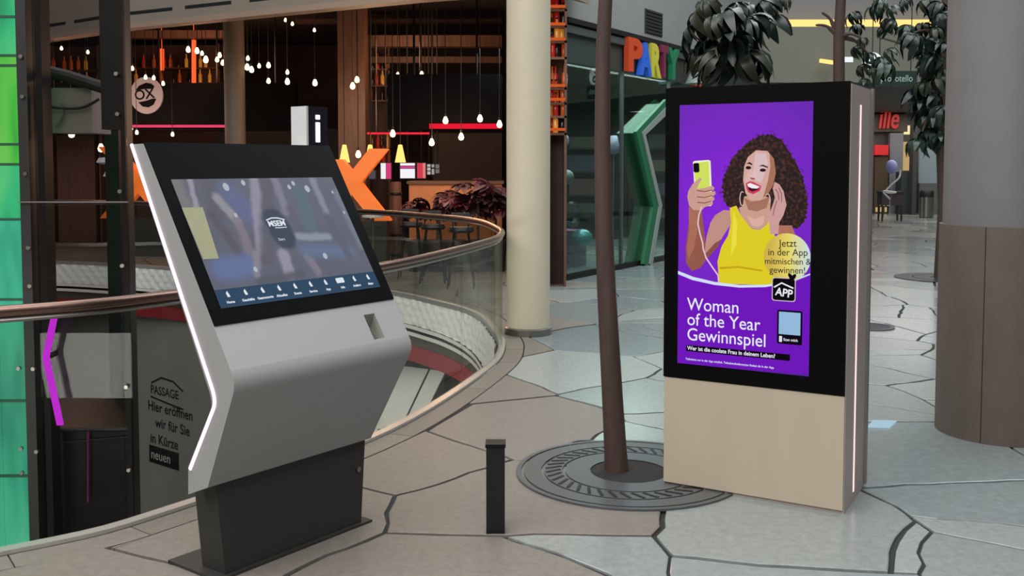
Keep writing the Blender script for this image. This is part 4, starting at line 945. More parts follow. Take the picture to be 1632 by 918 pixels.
# ================================================================== FAR SHOPS ON THE RIGHT
def fbox(name, px0, py0, px1, py1, Y, dep, m, label, cat, group=None, ground=False):
    a, b_ = at(px0, py1, Y), at(px1, py0, Y); z0 = 0.0 if ground else a.z
    t = thing(name, label, cat, ((a.x + b_.x) / 2, Y + dep / 2, z0), group)
    part('body', MB().box((a.x, Y, z0), (b_.x, Y + dep, b_.z)), m, t); return t, a, b_, z0
t, a, b_, z0 = fbox('hanging_sign', 1394, 113, 1462, 138, 18, .12, mat('sign_darkgreen', (26, 44, 38), .5), 'dark green hanging sign with pale lettering above the far shops', 'sign')
part('lettering', text_mb('provotello', (Vector((a.x, 18, z0)), RT, Z3, Vector((0, -1, 0))), .10, .09, .17, .004, squeeze=.8), mat('sign_pale', (150, 170, 160), .6, emit=(130, 150, 140), estr=.2), t)
for u_ in (.1, .66): part('hanger', MB().tube([(a.x + u_, 18.06, b_.z), (a.x + u_, 18.06, 7.0)], .008, 6), DARK, t)
c = at(1391, 99, 17.6); t = thing('round_sign', 'white round sign with a black swirl beside the totem top', 'sign', c)
part('disc', MB().tube([c, c + Vector((0, .05, 0))], .17, 24), mat('sign_white_board', (226, 228, 228), .5, emit=(220, 222, 222), estr=.3), t)
part('swirl', text_mb('S', (c, RT, Z3, Vector((0, -1, 0))), 0, -.11, .32, .006, 'CENTER', .008, rot=.5), BLACK, t); part('hanger', MB().tube([c + Z3 * .17 + Vector((0, .025, 0)), c + Z3 * 5], .008, 6), DARK, t)
c = at(1345, 99, 17.6); t = part('small_sign', MB().obox(c, Vector((.16, 0, 0)), Vector((0, .04, 0)), Z3 * .09), mat('sign_white_board', (226, 228, 228), .5, emit=(220, 222, 222), estr=.3)); tag(t, 'small white sign beside the slim tree stem', 'sign')
YF = 33.0
fr_ = (Vector((0, YF - .02, 0)), RT, Z3, Vector((0, -1, 0)))
ps = at(1398, 204, YF); t = part('shop_sign', text_mb('ille', (Vector((0, YF, 0)), RT, Z3, Vector((0, -1, 0))), ps.x, ps.z, .95, .06, 'LEFT', .012, .62, .02, shear=.2), mat('red_letters', (172, 40, 40), .4, emit=(190, 50, 46), estr=.5), None, loc=(ps.x, YF, ps.z)); tag(t, 'red lettering of a far cafe sign right of the totem', 'sign')
fbox('shop_fascia', 1386, 182, 1447, 210, YF + .05, .2, mat('fascia_brown', (92, 82, 72), .6), 'brown fascia behind the red cafe lettering', 'fascia')
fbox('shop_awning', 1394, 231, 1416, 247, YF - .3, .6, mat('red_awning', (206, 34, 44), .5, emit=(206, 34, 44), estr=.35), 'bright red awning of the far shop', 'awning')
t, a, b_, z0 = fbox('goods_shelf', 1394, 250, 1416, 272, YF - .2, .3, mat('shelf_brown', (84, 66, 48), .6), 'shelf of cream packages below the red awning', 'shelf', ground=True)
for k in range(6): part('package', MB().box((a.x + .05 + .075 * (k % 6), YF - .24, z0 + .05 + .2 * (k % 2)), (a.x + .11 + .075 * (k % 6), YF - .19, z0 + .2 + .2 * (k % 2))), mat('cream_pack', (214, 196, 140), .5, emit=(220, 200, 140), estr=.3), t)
fbox('wall_panel', 1417, 212, 1440, 300, YF, .2, mat('panel_grey', (136, 138, 146), .5), 'plain grey wall panel of the far shop', 'panel', ground=True)
fbox('light_panel', 1441, 226, 1452, 272, YF + .1, .2, glow('tan_light', (206, 172, 120), .8), 'tall warm lit panel in the far shop', 'light panel')
fbox('light_panel', 1444, 200, 1452, 214, YF + .1, .2, glow('cream_light', (250, 232, 170), 1.0), 'small cream lit panel high in the far shop', 'light panel')
fbox('shop_counter', 1436, 274, 1454, 330, YF - .8, .5, mat('counter_slate', (64, 72, 78), .5), 'slate grey counter in the far shop', 'counter', ground=True)
fbox('shop_pillar', 1453, 196, 1463, 350, YF - 1.2, .3, mat('pillar_dark', (66, 68, 68), .5), 'dark square pillar of the far shops', 'pillar', ground=True)
fbox('glass_door', 1464, 236, 1496, 292, YF - .6, .08, mat('pale_blue_glass', (150, 166, 176), .2), 'pale blue grey glazed shop panel behind the bin', 'panel')
fbox('panel_base', 1464, 292, 1496, 345, YF - .62, .12, mat('base_grey', (100, 106, 106), .5), 'grey base below the pale blue panel', 'panel', ground=True)
q0, q1 = at(1502, 320, YF - .4), at(1518, 200, YF - .4)
t = thing('display_rack', 'tall rack of red, cream and blue boxes glimpsed left of the clad column', 'rack', ((q0.x + q1.x) / 2, YF - .2, 0))
part('back', MB().box((q0.x, YF - .1, 0), (q1.x, YF - .05, q1.z + .1)), mat('shelf_brown', (84, 66, 48), .6), t)
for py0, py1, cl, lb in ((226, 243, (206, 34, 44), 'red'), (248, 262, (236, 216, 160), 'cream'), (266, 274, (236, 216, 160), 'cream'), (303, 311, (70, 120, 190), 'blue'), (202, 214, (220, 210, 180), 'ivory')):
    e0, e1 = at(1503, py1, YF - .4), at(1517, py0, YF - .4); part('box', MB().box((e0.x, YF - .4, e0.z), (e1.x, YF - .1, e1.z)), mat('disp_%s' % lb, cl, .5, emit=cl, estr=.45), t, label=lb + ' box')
    part('shelf', MB().box((q0.x, YF - .4, e0.z - .04), (q1.x, YF - .1, e0.z)), mat('shelf_brown', (84, 66, 48), .6), t)
# bin
c = atz(1476, 347, 0); t = thing('litter_bin', 'steel cylinder litter bin with a black top in the far hall', 'bin', c)
part('drum', MB().lathe([(.20, .02), (.20, .62)], c, 24), STEEL, t, True); part('foot', MB().lathe([(.18, 0), (.18, .02)], c, 24), DARK, t); part('lid', MB().lathe([(.205, .62), (.205, .76), (.17, .82), (.05, .84)], c, 24), BLACK, t, True)
# balloon stand
c = at(1421, 266, 27.0); t = ball('round_balloon', c, .15, mat('periwinkle_rubber', (150, 156, 214), .3), 'periwinkle balloon above the white ribbon in the far hall', squash=1.25)
t = part('ribbon_figure', MB().tube(catmull([at(1435, 270, 26.8), at(1433, 283, 26.8), at(1420, 295, 26.8), at(1412, 306, 26.8), at(1428, 307, 26.8), at(1408, 305, 26.8), at(1418, 317, 26.8)], 5, False), .026, 8).tube([at(1418, 317, 26.8), (at(1418, 317, 26.8).x, 26.8, 0)], .005, 4), mat('white_foil', (214, 214, 212), .25, .2), None, True, loc=at(1420, 300, 26.8)); tag(t, 'white foil ribbon shaped like a two hanging under the balloon', 'balloon')
c = atz(1418, 352, 0); t = thing('balloon_stand', 'dark balloon stand table in the far hall', 'stand', c)
part('top', MB().box((c.x - .32, c.y - .2, .78), (c.x + .32, c.y + .2, .84)), mat('stand_dark', (52, 44, 44), .5), t); part('cloth', MB().box((c.x - .30, c.y - .18, .45), (c.x + .30, c.y + .18, .78)), mat('cloth_plum', (66, 56, 64), .7), t)
for sx in (-.27, .27):
    for sy in (-.15, .15): part('leg', MB().box((c.x + sx - .02, c.y + sy - .02, 0), (c.x + sx + .02, c.y + sy + .02, .45)), mat('stand_dark', (52, 44, 44), .5), t)
c = atz(1432, 338, 0); t = thing('gift_bag', 'blue paper bag on the floor of the far hall', 'bag', c)
part('bag', MB().hexa([c + Vector(p) for p in ((-.16, 0, 0), (.16, 0, 0), (.16, .16, 0), (-.16, .16, 0), (-.18, -.01, .42), (.18, -.01, .42), (.18, .17, .42), (-.18, .17, .42))]), mat('bag_blue', (90, 124, 186), .5), t)
part('handle', MB().tube([c + Vector((-.07, .08, .42)), c + Vector((-.05, .08, .54)), c + Vector((.05, .08, .54)), c + Vector((.07, .08, .42))], .008, 6), STEEL, t)

# ================================================================== LIFT SHAFT
SH = thing('lift_shaft', 'dark steel and glass lift shaft with a green lit side behind the balustrade', 'lift shaft', (-4.6, 9.6, -4.2))
YS = 9.0
STL = mat('shaft_steel', (44, 43, 43), .45, .4)
def xs(px): return (px - CX) / FPX * YS * 1.0
xa, xb, xc, xd = -5.7, xs(30) , xs(58), xs(200)
zk_ = at(180, 206, YS).z
for x0, x1, z_ in ((xb, xs(46), -4.2), (xs(163), xd, zk_), (xs(193), xd, -4.2), (xs(60), xs(70), -4.2)): part('post', MB().box((x0, YS + .02, z_), (x1, YS + .2, 6.4 if z_ > 0 or x0 != xs(193) else zk_)), STL, SH)
part('post', MB().box((xa - .1, YS, -4.2), (xa, YS + .2, 6.4)), STL, SH); part('post', MB().box((-5.8, 11.0, -4.2), (-5.6, 11.2, 6.4)), STL, SH); part('post', MB().box((-4.45, 11.0, -4.2), (-4.3, 11.2, 6.4)), STL, SH)
GG = [screen_mat('green_glass_%d' % k, a, b_, c, 3.0, (1, 1, .25), .9) for k, (a, b_, c) in enumerate((((30, 140, 90), (52, 184, 120), (96, 206, 120)), ((30, 120, 70), (70, 190, 60), (120, 200, 90)), ((40, 150, 120), (64, 186, 146), (90, 200, 160))))]
ys = [-300, -120, 26, 88, 104, 230, 262, 350, 478, 640, 760, 900, 1100]
zs = [at(10, y, YS).z for y in ys]
for k in range(len(zs) - 1):
    part('green_pane', MB().box((xa, YS + .04, max(-4.2, zs[k + 1] + .012)), (xb - .01, YS + .07, zs[k] - .012)), GG[(0, 0, 0, 1, 1, 1, 0, 2, 2, 2, 2, 2)[k]], SH)
    part('joint_rail', MB().box((xa, YS + .02, zs[k] - .012), (xb, YS + .08, zs[k] + .012)), mat('green_joint', (20, 70, 50), .5), SH)
GD = glass('shaft_glass', (0.74, 0.72, 0.72), .8)
zl = at(100, 322, YS).z
part('glass_pane', MB().box((xc, YS - .005, zl + .006), (xd + .02, YS + .012, 6.4)), GD, SH); part('glass_pane', MB().box((xc, YS - .005, -4.2), (xd + .02, YS + .012, zl - .006)), GD, SH)
part('pane_joint', MB().box((xb, YS - .008, zl - .006), (xd + .02, YS + .014, zl + .006)), mat('joint_silver', (120, 112, 110), .4, .5), SH)
bme = MB().tube([(0, .0, 0), (0, -.03, 0)], .018, 10).mesh('bolt', STEEL)
for y in (90, 154, 277, 395, 456, 588, 720): inst('bolt', bme, (xs(38 + y * .012), YS + .02, at(40, y, YS).z), SH); inst('bolt', bme, (xs(190 + y * .01), YS - .005, at(195, y + 28, YS).z), SH)
for y in (588, 716, 755): inst('bolt', bme, (xs(20), YS + .04, at(20, y, YS).z), SH)
part('machine_beam', MB().tube([at(30, 103, 9.6), at(110, 122, 9.6), at(190, 148, 9.6)], .06, 10), mat('machine_dark', (36, 35, 35), .5), SH)
part('machine_housing', MB().box((xs(78) * 1.07, 9.65, at(80, 212, 9.65).z), (xs(148) * 1.07, 10.1, at(80, 140, 9.65).z)), mat('machine_grey', (158, 150, 146), .6), SH)
part('cable', MB().tube(catmull([at(98, 165, 9.6), at(100, 182, 9.6), at(94, 196, 9.6), at(88, 202, 9.6)], 4, False), .012, 6), mat('cable_pale', (120, 116, 112), .5), SH)
part('cable', MB().tube(catmull([at(40, 165, 9.6), at(90, 172, 9.6), at(130, 172, 9.6), at(158, 158, 9.6)], 4, False), .014, 6), mat('machine_dark', (36, 35, 35), .5), SH)
lc = thing('lift_car', 'dark lift car standing low in the glass shaft', 'lift', ((xs(75) + xs(213)) / 2, 9.8, -4.2))
zc_ = at(120, 684, 9.3).z; LCM = mat('car_dark', (40, 40, 42), .35, .3)
part('cabin', MB().box((xs(80) * 1.03, 9.3, -4.2), (xs(80) * 1.03 + .01, 9.32, zc_)).prism([(xs(80) * 1.03, 9.3, -4.2), (xs(208) * 1.03, 9.3, -4.2), (-4.02, 10.6, -4.2), (-4.9, 10.6, -4.2)], (0, 0, zc_ + 4.2)), LCM, lc)
part('roof_frame', MB().tube([(xs(80) * 1.03, 9.28, zc_), (xs(208) * 1.03, 9.28, zc_)], .02, 8).tube([(xs(208) * 1.03, 9.28, zc_), (xs(208) * 1.03, 9.28, -4.2)], .016, 8), mat('car_edge', (84, 84, 84), .4, .4), lc)
part('floor_line', MB().tube([(xs(85) * 1.03, 9.27, zc_ - .12), (xs(205) * 1.03, 9.27, zc_ - .06)], .008, 6), mat('car_edge', (84, 84, 84), .4, .4), lc)
part('indicator', MB().tube([at(140, 688, 9.25), at(140, 800, 9.25)], .008, 6), glow('magenta_dim', (150, 50, 120), .7), lc)
neon = thing('strip_reflection', 'bright magenta angular reflection of the kiosk light strip, built in front of the lift shaft', 'neon light', at(95, 678, 8.85))  # neon holds the reflected kiosk strip; no tube hangs here
np_ = [at(88, 492, 8.85), at(72, 570, 8.85), at(95, 678, 8.85)]  # mirror image of the kiosk's LED strip, built as glowing bars
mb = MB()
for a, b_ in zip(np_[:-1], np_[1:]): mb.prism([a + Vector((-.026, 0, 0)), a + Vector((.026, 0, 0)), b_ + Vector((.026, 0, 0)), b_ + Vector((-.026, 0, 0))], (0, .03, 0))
part('tube', mb, glow('reflection_magenta', (206, 48, 226), 1.1), neon)
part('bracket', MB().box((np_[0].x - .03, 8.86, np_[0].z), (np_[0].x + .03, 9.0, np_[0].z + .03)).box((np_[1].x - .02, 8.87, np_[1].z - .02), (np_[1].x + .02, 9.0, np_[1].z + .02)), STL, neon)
# white counter on the level below
cq = [atz(x, y, -3.2) for x, y in ((575, 716), (640, 583), (710, 592), (662, 690))]
t = thing('white_counter', 'white counter standing on the level below behind the kiosk', 'counter', Vector((cq[0].x, cq[0].y, -4.2)))
part('top', MB().prism(cq, (0, 0, -.06)), mat('counter_white', (214, 214, 208), .4), t)
cm = sum(cq, Vector((0, 0, 0))) / 4
part('body', MB().prism([(q_ + (cm - q_) * .04) + Z3 * -.06 for q_ in cq], (0, 0, -.94)), mat('counter_pale', (176, 176, 170), .5), t)
part('seam', MB().prism([cq[1].lerp(cq[2], .62) + Z3 * .001, cq[1].lerp(cq[2], .66) + Z3 * .001, cq[0].lerp(cq[3], .66) + Z3 * .001, cq[0].lerp(cq[3], .62) + Z3 * .001], (0, 0, .004)), DARK, t)
cex = (cq[3] - cq[0]).normalized(); cey = Z3.cross(cex)
part('lettering', text_mb('eröffnen', (cq[0] + Z3 * .004, cex, cey, Z3), .25, .35, .5, .002), INK, t)

# ================================================================== RESTAURANT
WOOD = mat('brown_wood', (92, 62, 46), .55, var=.3, scale=5, stretch=(4, 4, .4))
def rbox(name, px0, py0, px1, py1, Y, dep, m, label, cat, ground=False, group=None, top=False):
    a, b_ = at(px0, py1, Y), at(px1, py0, Y); z0 = 0.0 if ground else a.z; z1 = 4.45 if top else b_.z
    o = part(name, MB().box((a.x, Y, z0), (b_.x, Y + dep, z1)), m, None, loc=((a.x + b_.x) / 2, Y + dep / 2, z0)); tag(o, label, cat, group); return o
BSIGN = mat('black_sign', (15, 15, 16), .6, spec=.05)
bs = thing('sign_board', 'long black board carrying the round OX sign', 'sign board', at(250, 192, 19))
a, b_ = at(-60, 208, 19), at(470, 132, 19); part('board', MB().box((a.x, 19, a.z), (b_.x, 19.25, b_.z)), BSIGN, bs)
for k in range(6): x = a.x + .4 + k * 1.1; part('hanger', MB().tube([(x, 19.1, b_.z), (x, 19.1, 4.5)], .02, 6), DARK, bs)
c = at(233, 152, 18.95); ox = thing('round_sign', 'pale round sign with the letters OX on the black board', 'sign', c)
OF = (c, RT, Z3, Vector((0, -1, 0)))
part('disc', MB().add([c + RT * (.305 * math.cos(R(k * 10))) + Z3 * (.345 * math.sin(R(k * 10))) for k in range(36)] + [c + Vector((0, .05, 0)) + RT * (.305 * math.cos(R(k * 10))) + Z3 * (.345 * math.sin(R(k * 10))) for k in range(36)], [tuple(range(36))[::-1]] + [(k, (k + 1) % 36, (k + 1) % 36 + 36, k + 36) for k in range(36)]), mat('sign_mauve', (150, 140, 144), .5, emit=(130, 120, 124), estr=.28), ox)
part('upper_cut', lay(MB(), OF, [(-.2, .09), (-.13, .18), (0, .235), (.1, .22), (.16, .17), (.13, .12), (-.02, .12)], .001, .006), BSIGN, ox)
part('lower_cut', lay(MB(), OF, [(-.15, -.13), (0, -.10), (.12, -.06), (.19, -.06), (.14, -.17), (.04, -.225), (-.07, -.21)], .001, .006), BSIGN, ox)
part('letters', text_mb('OX', OF, -.21, -.09, .26, .006, 'LEFT', .004, .95, rot=.12), BSIGN, ox)
rbox('sign_box', 618, 118, 800, 206, 15.2, .4, mat('black_panel', (9, 9, 10), .6, spec=.03), 'plain black box panel hanging left of the cream column', 'panel')
for x in (660, 760):
    p = at(x, 118, 15.4); tag(part('hanger_rod', MB().tube([p, (p.x, 15.4, 4.6)], .02, 6), DARK, None, loc=p), ('left' if x == 660 else 'right') + ' thin rod holding up the plain black box panel', 'rod', 'rods above the plain black panel')
rbox('neon_line', 205, 199, 364, 203, 18.95, .06, glow('neon_rose', (206, 60, 92), 1.3), 'long rose neon line under the OX board', 'neon light')
rbox('neon_line', 40, 204, 196, 207, 18.95, .06, glow('neon_rose_dim', (140, 30, 54), .9), 'dim red neon line seen through the lift shaft', 'neon light')
rbox('neon_line', 585, 211, 684, 214, 16.4, .05, glow('neon_red', (226, 40, 60), 1.3), 'thin red neon line above the cone lamps', 'neon light')
rbox('neon_line', 684, 197, 800, 205, 15.15, .05, glow('neon_red_wide', (220, 24, 48), 1.15), 'wide red neon band under the plain black panel', 'neon light')
rbox('wood_pillar', 540, 40, 581, 300, 17.2, .4, WOOD, 'brown wooden pillar behind the orange letter', 'pillar', True, top=True)
for y0, y1, x0, x1, Y in ((56, 74, 580, 800, 18.0), (90, 100, 575, 800, 18.6), (30, 36, 470, 800, 19.2), (48, 60, 205, 356, 20.0)):
    rbox('ceiling_beam', x0, y0, x1, y1, Y, .25, WOOD, 'brown wooden beam under the restaurant ceiling', 'beam', group='restaurant beams')
rbox('wood_panel', 345, 205, 548, 262, 21, .2, mat('dark_panel', (24, 20, 20), .6), 'dark panel wall behind the information sign', 'panel', True)
rbox('wood_panel', 690, 212, 800, 296, 20, .2, mat('brown_panel', (54, 34, 28), .6, var=.3, scale=3), 'brown panel wall behind the bar counter', 'panel', True)
for x in (600, 670):
    p = at(x, 212, 16.42); tag(part('hanger_rod', MB().tube([p, (p.x, p.y, 4.5)], .01, 5), DARK, None, loc=p), ('left' if x == 600 else 'right') + ' thin rod holding the thin red neon line above the cone lamps', 'rod', 'rods above the thin neon line')
rbox('wood_panel', 92, 216, 150, 300, 20.4, .15, WOOD, 'brown wooden wall panel seen through the lift shaft', 'panel', True)
# menu screens
for x0, x1, y0, y1, nm, bits in ((586, 598, 272, 285, 'dim grey small', [(0, 1, 0, 1, (74, 74, 80))]), (607, 623, 260, 285, 'white and magenta', [(0, .48, 0, 1, (236, 234, 238)), (.52, 1, 0, 1, (214, 60, 116))]),
    (638, 661, 260, 284, 'wide white pink-headed', [(0, 1, 0, .62, (240, 238, 242)), (0, 1, .66, .8, (206, 70, 140)), (0, 1, .84, 1, (240, 238, 242))]), (665, 678, 260, 284, 'coral red', [(0, .62, 0, 1, (206, 60, 78)), (.66, 1, 0, 1, (226, 120, 120))]),
    (681, 686, 262, 278, 'narrow pale', [(0, 1, 0, .3, (176, 176, 172)), (0, 1, .38, .68, (176, 176, 172)), (0, 1, .76, 1, (176, 176, 172))]), (688, 692, 262, 278, 'narrow grey', [(0, 1, 0, .55, (150, 150, 146)), (0, 1, .7, 1, (150, 150, 146))]), (694, 700, 262, 276, 'narrow dark grey', [(0, 1, 0, .45, (110, 108, 106)), (0, 1, .55, 1, (110, 108, 106))])):
    a, b_ = at(x0, y1, 17.6), at(x1, y0, 17.6)
    t = thing('menu_screen', nm + ' lit menu screen behind the bar', 'screen', ((a.x + b_.x) / 2, 17.6, a.z), 'menu screens behind the bar')
    part('casing', MB().box((a.x - .015, 17.61, a.z - .015), (b_.x + .015, 17.66, b_.z + .015)), BLACK, t)
    part('bracket', MB().tube([((a.x + b_.x) / 2, 17.64, b_.z), ((a.x + b_.x) / 2, 17.64, 4.5)], .012, 6), BLACK, t)
    for u0_, u1_, w0_, w1_, cl in bits: part('display', MB().box((a.x + (b_.x - a.x) * u0_, 17.6, a.z + (b_.z - a.z) * w0_), (a.x + (b_.x - a.x) * u1_, 17.61, a.z + (b_.z - a.z) * w1_)), glow('menu_%d_%d_%d' % cl, cl, 1.05), t)
# orange letters
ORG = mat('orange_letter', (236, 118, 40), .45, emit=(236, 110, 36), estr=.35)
def xletter(pts_lines, Y, wpx, label, foot):
    g = at(*foot, Y); t = thing('giant_letter', label, 'letter', (g.x, Y, 0)); w_ = wpx / FPX * Y
    for k, ln in enumerate(pts_lines):
        pp = [at(x, y, Y) for x, y in ln]; a, b_ = pp
        if k == 0: part('stroke', MB().prism([a + RT * -w_ * .62, a + RT * w_ * .62, b_ + RT * w_ * .62, b_ + RT * -w_ * .62], (0, .25, 0)), ORG, t)
        else: part('stroke', MB().prism([q_ + Vector((0, .01, 0)) for q_ in (a + RT * -w_ * .62, a + RT * w_ * .62, b_ + RT * w_ * .62, b_ + RT * -w_ * .62)], (0, .22, 0)), ORG, t)
    zt = min(at(x, y, Y).z for ln in pts_lines for x, y in ln)
    part('plinth', MB().box((g.x - .5, Y - .1, 0), (g.x + .5, Y + .35, zt)), mat('plinth_dark', (40, 36, 34), .6), t); return t
xletter([((531, 254), (608, 352)), ((603, 237), (512, 352))], 14.6, 24, 'giant orange letter X standing behind the touch kiosk', (562, 352))
xletter([((170, 234), (268, 348)), ((268, 234), (172, 348))], 17.5, 22, 'giant orange letter X half hidden left of the kiosk top', (220, 348))
# pendant bulbs
WARM = glow('bulb_warm', (255, 222, 170), 5.0); WARM2 = glow('bulb_orange', (255, 170, 90), 2.2)
CORD = mat('cord_black', (16, 14, 14), .7)
def pendant(px, py, Y, r, m, label, group):
    c = at(px, py, Y); t = thing('pendant_bulb', label, 'lamp', c, group)
    part('bulb', MB().lathe([(r * .02, -r * 1.3), (r * .75, -r), (r, -.2 * r), (r * .75, .6 * r), (r * .35, 1.4 * r)], c, 10), m, t, True)
    part('socket', MB().lathe([(r * .4, 1.35 * r), (r * .4, 2.4 * r)], c, 8), BLACK, t)
    if c.z < 4.3: part('cord', MB().tube([c + Z3 * 2.3 * r, (c.x, c.y, 4.5)], .006, 4), CORD, t)
    return t
rb = random.Random(3)
B1L = [(300, 79), (314, 81), (322, 85), (328, 95), (346, 95), (350, 88), (355, 100), (395, 93), (394, 107), (401, 111), (413, 105), (428, 104), (458, 115), (428, 129), (458, 130), (502, 132), (569, 127), (562, 137), (634, 119), (672, 118), (677, 123), (455, 32), (466, 38), (501, 48)]
for x, y in B1L: pendant(x, y, 16.6 + rb.uniform(-.8, 1.4), rb.uniform(.030, .045) if y > 60 else .025, WARM, 'small glowing bulb in the cluster under the restaurant ceiling', 'glowing bulbs under the restaurant ceiling')
for x, y, lb in ((710, 192, 'pear shaped bulb at the lower edge of the plain black panel, left of three'), (765, 189, 'pear shaped bulb at the lower edge of the plain black panel, middle of three'), (796, 198, 'pear shaped bulb touching the left side of the cream column'),
    (688, 227, 'pear shaped bulb hanging lowest above the narrow menu screens'), (735, 218, 'pear shaped bulb over the middle of the bar counter'), (626, 213, 'pear shaped bulb just above the thin red neon line'), (571, 246, 'pear shaped bulb between the left and middle cone lamps')):
    pendant(x, y, 14.9, .042, WARM, lb, 'pear shaped bulbs over the bar')
for x, y in ((209, 205), (218, 211), (275, 214), (211, 109), (232, 123), (245, 124), (260, 133)): pendant(x, y, 18.4, .032, WARM, {209: 'left bulb just below the rose neon line', 218: 'second bulb just below the rose neon line', 275: 'right bulb just below the rose neon line', 211: 'bulb left above the round OX sign', 232: 'bulb at the top edge of the round OX sign', 245: 'bulb at the upper right edge of the round OX sign', 260: 'bulb right of the round OX sign'}[x], 'bulbs near the round sign')
for x, y in ((176, 127), (88, 200), (114, 213), (139, 207), (161, 236), (140, 83), (98, 77)): pendant(x, y, 17.6, .058 if y > 100 else .028, WARM, 'warm bulb seen through the lift shaft glass', 'bulbs seen through the lift shaft')
for x in (549, 590, 638):
    c = at(x, 245, 15.0); lbn = {549: 'left', 590: 'middle', 638: 'right'}[x]
    t = thing('cone_lamp', 'glowing yellow cone lamp, %s of the three beside the orange letter' % {549: 'leftmost', 590: 'middle one', 638: 'rightmost'}[x], 'lamp', c, 'yellow cone lamps')
    part('shade', MB().lathe([(.082, -.13), (.03, .13), (.018, .135)], c, 20), glow('cone_yellow', (252, 206, 110), 1.5), t, True); part('cord', MB().tube([c + Z3 * .13, (c.x, c.y, 4.5)], .006, 4), CORD, t)
for k, (x, y0, y1) in enumerate(((258, 78, 112), (309, 64, 134))):
    p0, p1 = at(x, y1, 20.5), at(x, y0, 20.5); t = part('red_tube_light', MB().tube([p0, p1], .045, 8).tube([p1, (p1.x, p1.y, 4.5)], .006, 4), glow('tube_red', (238, 84, 40), 1.6), None, loc=p0); tag(t, ('short' if k == 0 else 'long') + ' vertical red tube light behind the OX board', 'lamp')
# pendant dishes seen through the shaft
for k, (x, y) in enumerate(((178, 254), (182, 276))):
    c = at(x + 6 * k, y, 16.6 + .45 * k); t = thing('dish_lamp', ('upper' if k == 0 else 'lower') + ' pale dish lamp right of the lift shaft post', 'lamp', c)
    part('dish', MB().lathe([(.04, .04), (.20, .025), (.24, -.05), (.18, -.075), (.03, -.09)], c, 20), mat('dish_white', (190, 192, 196), .4, emit=(170, 172, 178), estr=.2), t, True); part('cord', MB().tube([c + Z3 * .03, (c.x, c.y, 4.5)], .006, 4), CORD, t)
# back bar shelves with bottles
bot_prof = [(.034, 0), (.036, .02), (.036, .17), (.014, .21), (.012, .27), (.015, .275), (.015, .29)]
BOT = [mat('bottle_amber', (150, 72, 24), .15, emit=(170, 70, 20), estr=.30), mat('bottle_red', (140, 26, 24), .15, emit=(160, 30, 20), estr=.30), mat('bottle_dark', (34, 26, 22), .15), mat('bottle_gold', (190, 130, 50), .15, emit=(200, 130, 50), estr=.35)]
bme_ = [MB().lathe(bot_prof, n=10).mesh('glass', m, smooth=True) for m in BOT]; cap_me = MB().lathe([(.016, .285), (.016, .31)], n=8).mesh('cap', BLACK)
def backbar(px0, px1, rows, Y, label, glabel, group, n):
    a, b_ = at(px0, rows[-1], Y), at(px1, rows[0], Y); t = thing('bottle_shelf', label, 'shelf', ((a.x + b_.x) / 2, Y + .1, 0))
    part('back', MB().box((a.x, Y + .2, 0), (b_.x, Y + .24, b_.z + .5)), mat('shelf_back', (58, 30, 24), .6, var=.3, scale=4), t)
    for y in rows:
        z = at(px0, y, Y).z; part('shelf_board', MB().box((a.x, Y - .1, z - .03), (b_.x, Y + .2, z)), WOOD, t)
        for k in range(n):
            x = a.x + (b_.x - a.x) * (k + .5 + rb.uniform(-.25, .25)) / n; i = rb.randrange(4)
            q_ = thing('bottle', glabel, 'bottle', (x, Y + rb.uniform(-.02, .1), z), group); inst('glass', bme_[i], (x, q_.location.y, z), q_); inst('cap', cap_me, (x, q_.location.y, z), q_)
    for x in (a.x, b_.x - .03): part('upright', MB().box((x, Y - .1, 0), (x + .03, Y + .2, b_.z + .5)), WOOD, t)
    return t
backbar(206, 352, (108, 132), 21.5, 'tall bottle shelf above the OX board', 'bottle on the tall shelf above the OX board', 'bottles above the OX board', 10)
backbar(588, 622, (110, 136, 160, 236, 258), 18.8, 'narrow bottle shelf right of the wooden pillar', 'bottle on the narrow shelf beside the wooden pillar', 'bottles beside the wooden pillar', 4)
backbar(873, 903, (16, 42, 66, 92, 140, 164, 185, 212), 13.2, 'bottle shelf glowing orange right of the cream column', 'bottle on the orange lit shelf right of the cream column', 'bottles right of the cream column', 3)
for y in (10, 38, 62, 136, 158, 206):
    a = at(874, y, 13.08); l_ = part('shelf_light', MB().box((a.x, 13.06, a.z - .02), (a.x + .22, 13.09, a.z + .015)), glow('shelf_orange', (214, 96, 44), .8), None, loc=a); tag(l_, {10: 'topmost', 38: 'second from top', 62: 'third from top', 136: 'fourth from top', 158: 'fifth from top', 206: 'lowest'}[y] + ' orange glowing strip on the shelf right of the cream column', 'light strip', 'orange strips right of the cream column')
backbar(78, 160, (112, 135), 20.5, 'bottle shelf seen through the lift shaft', 'bottle seen through the lift shaft glass', 'bottles seen through the lift shaft', 6)
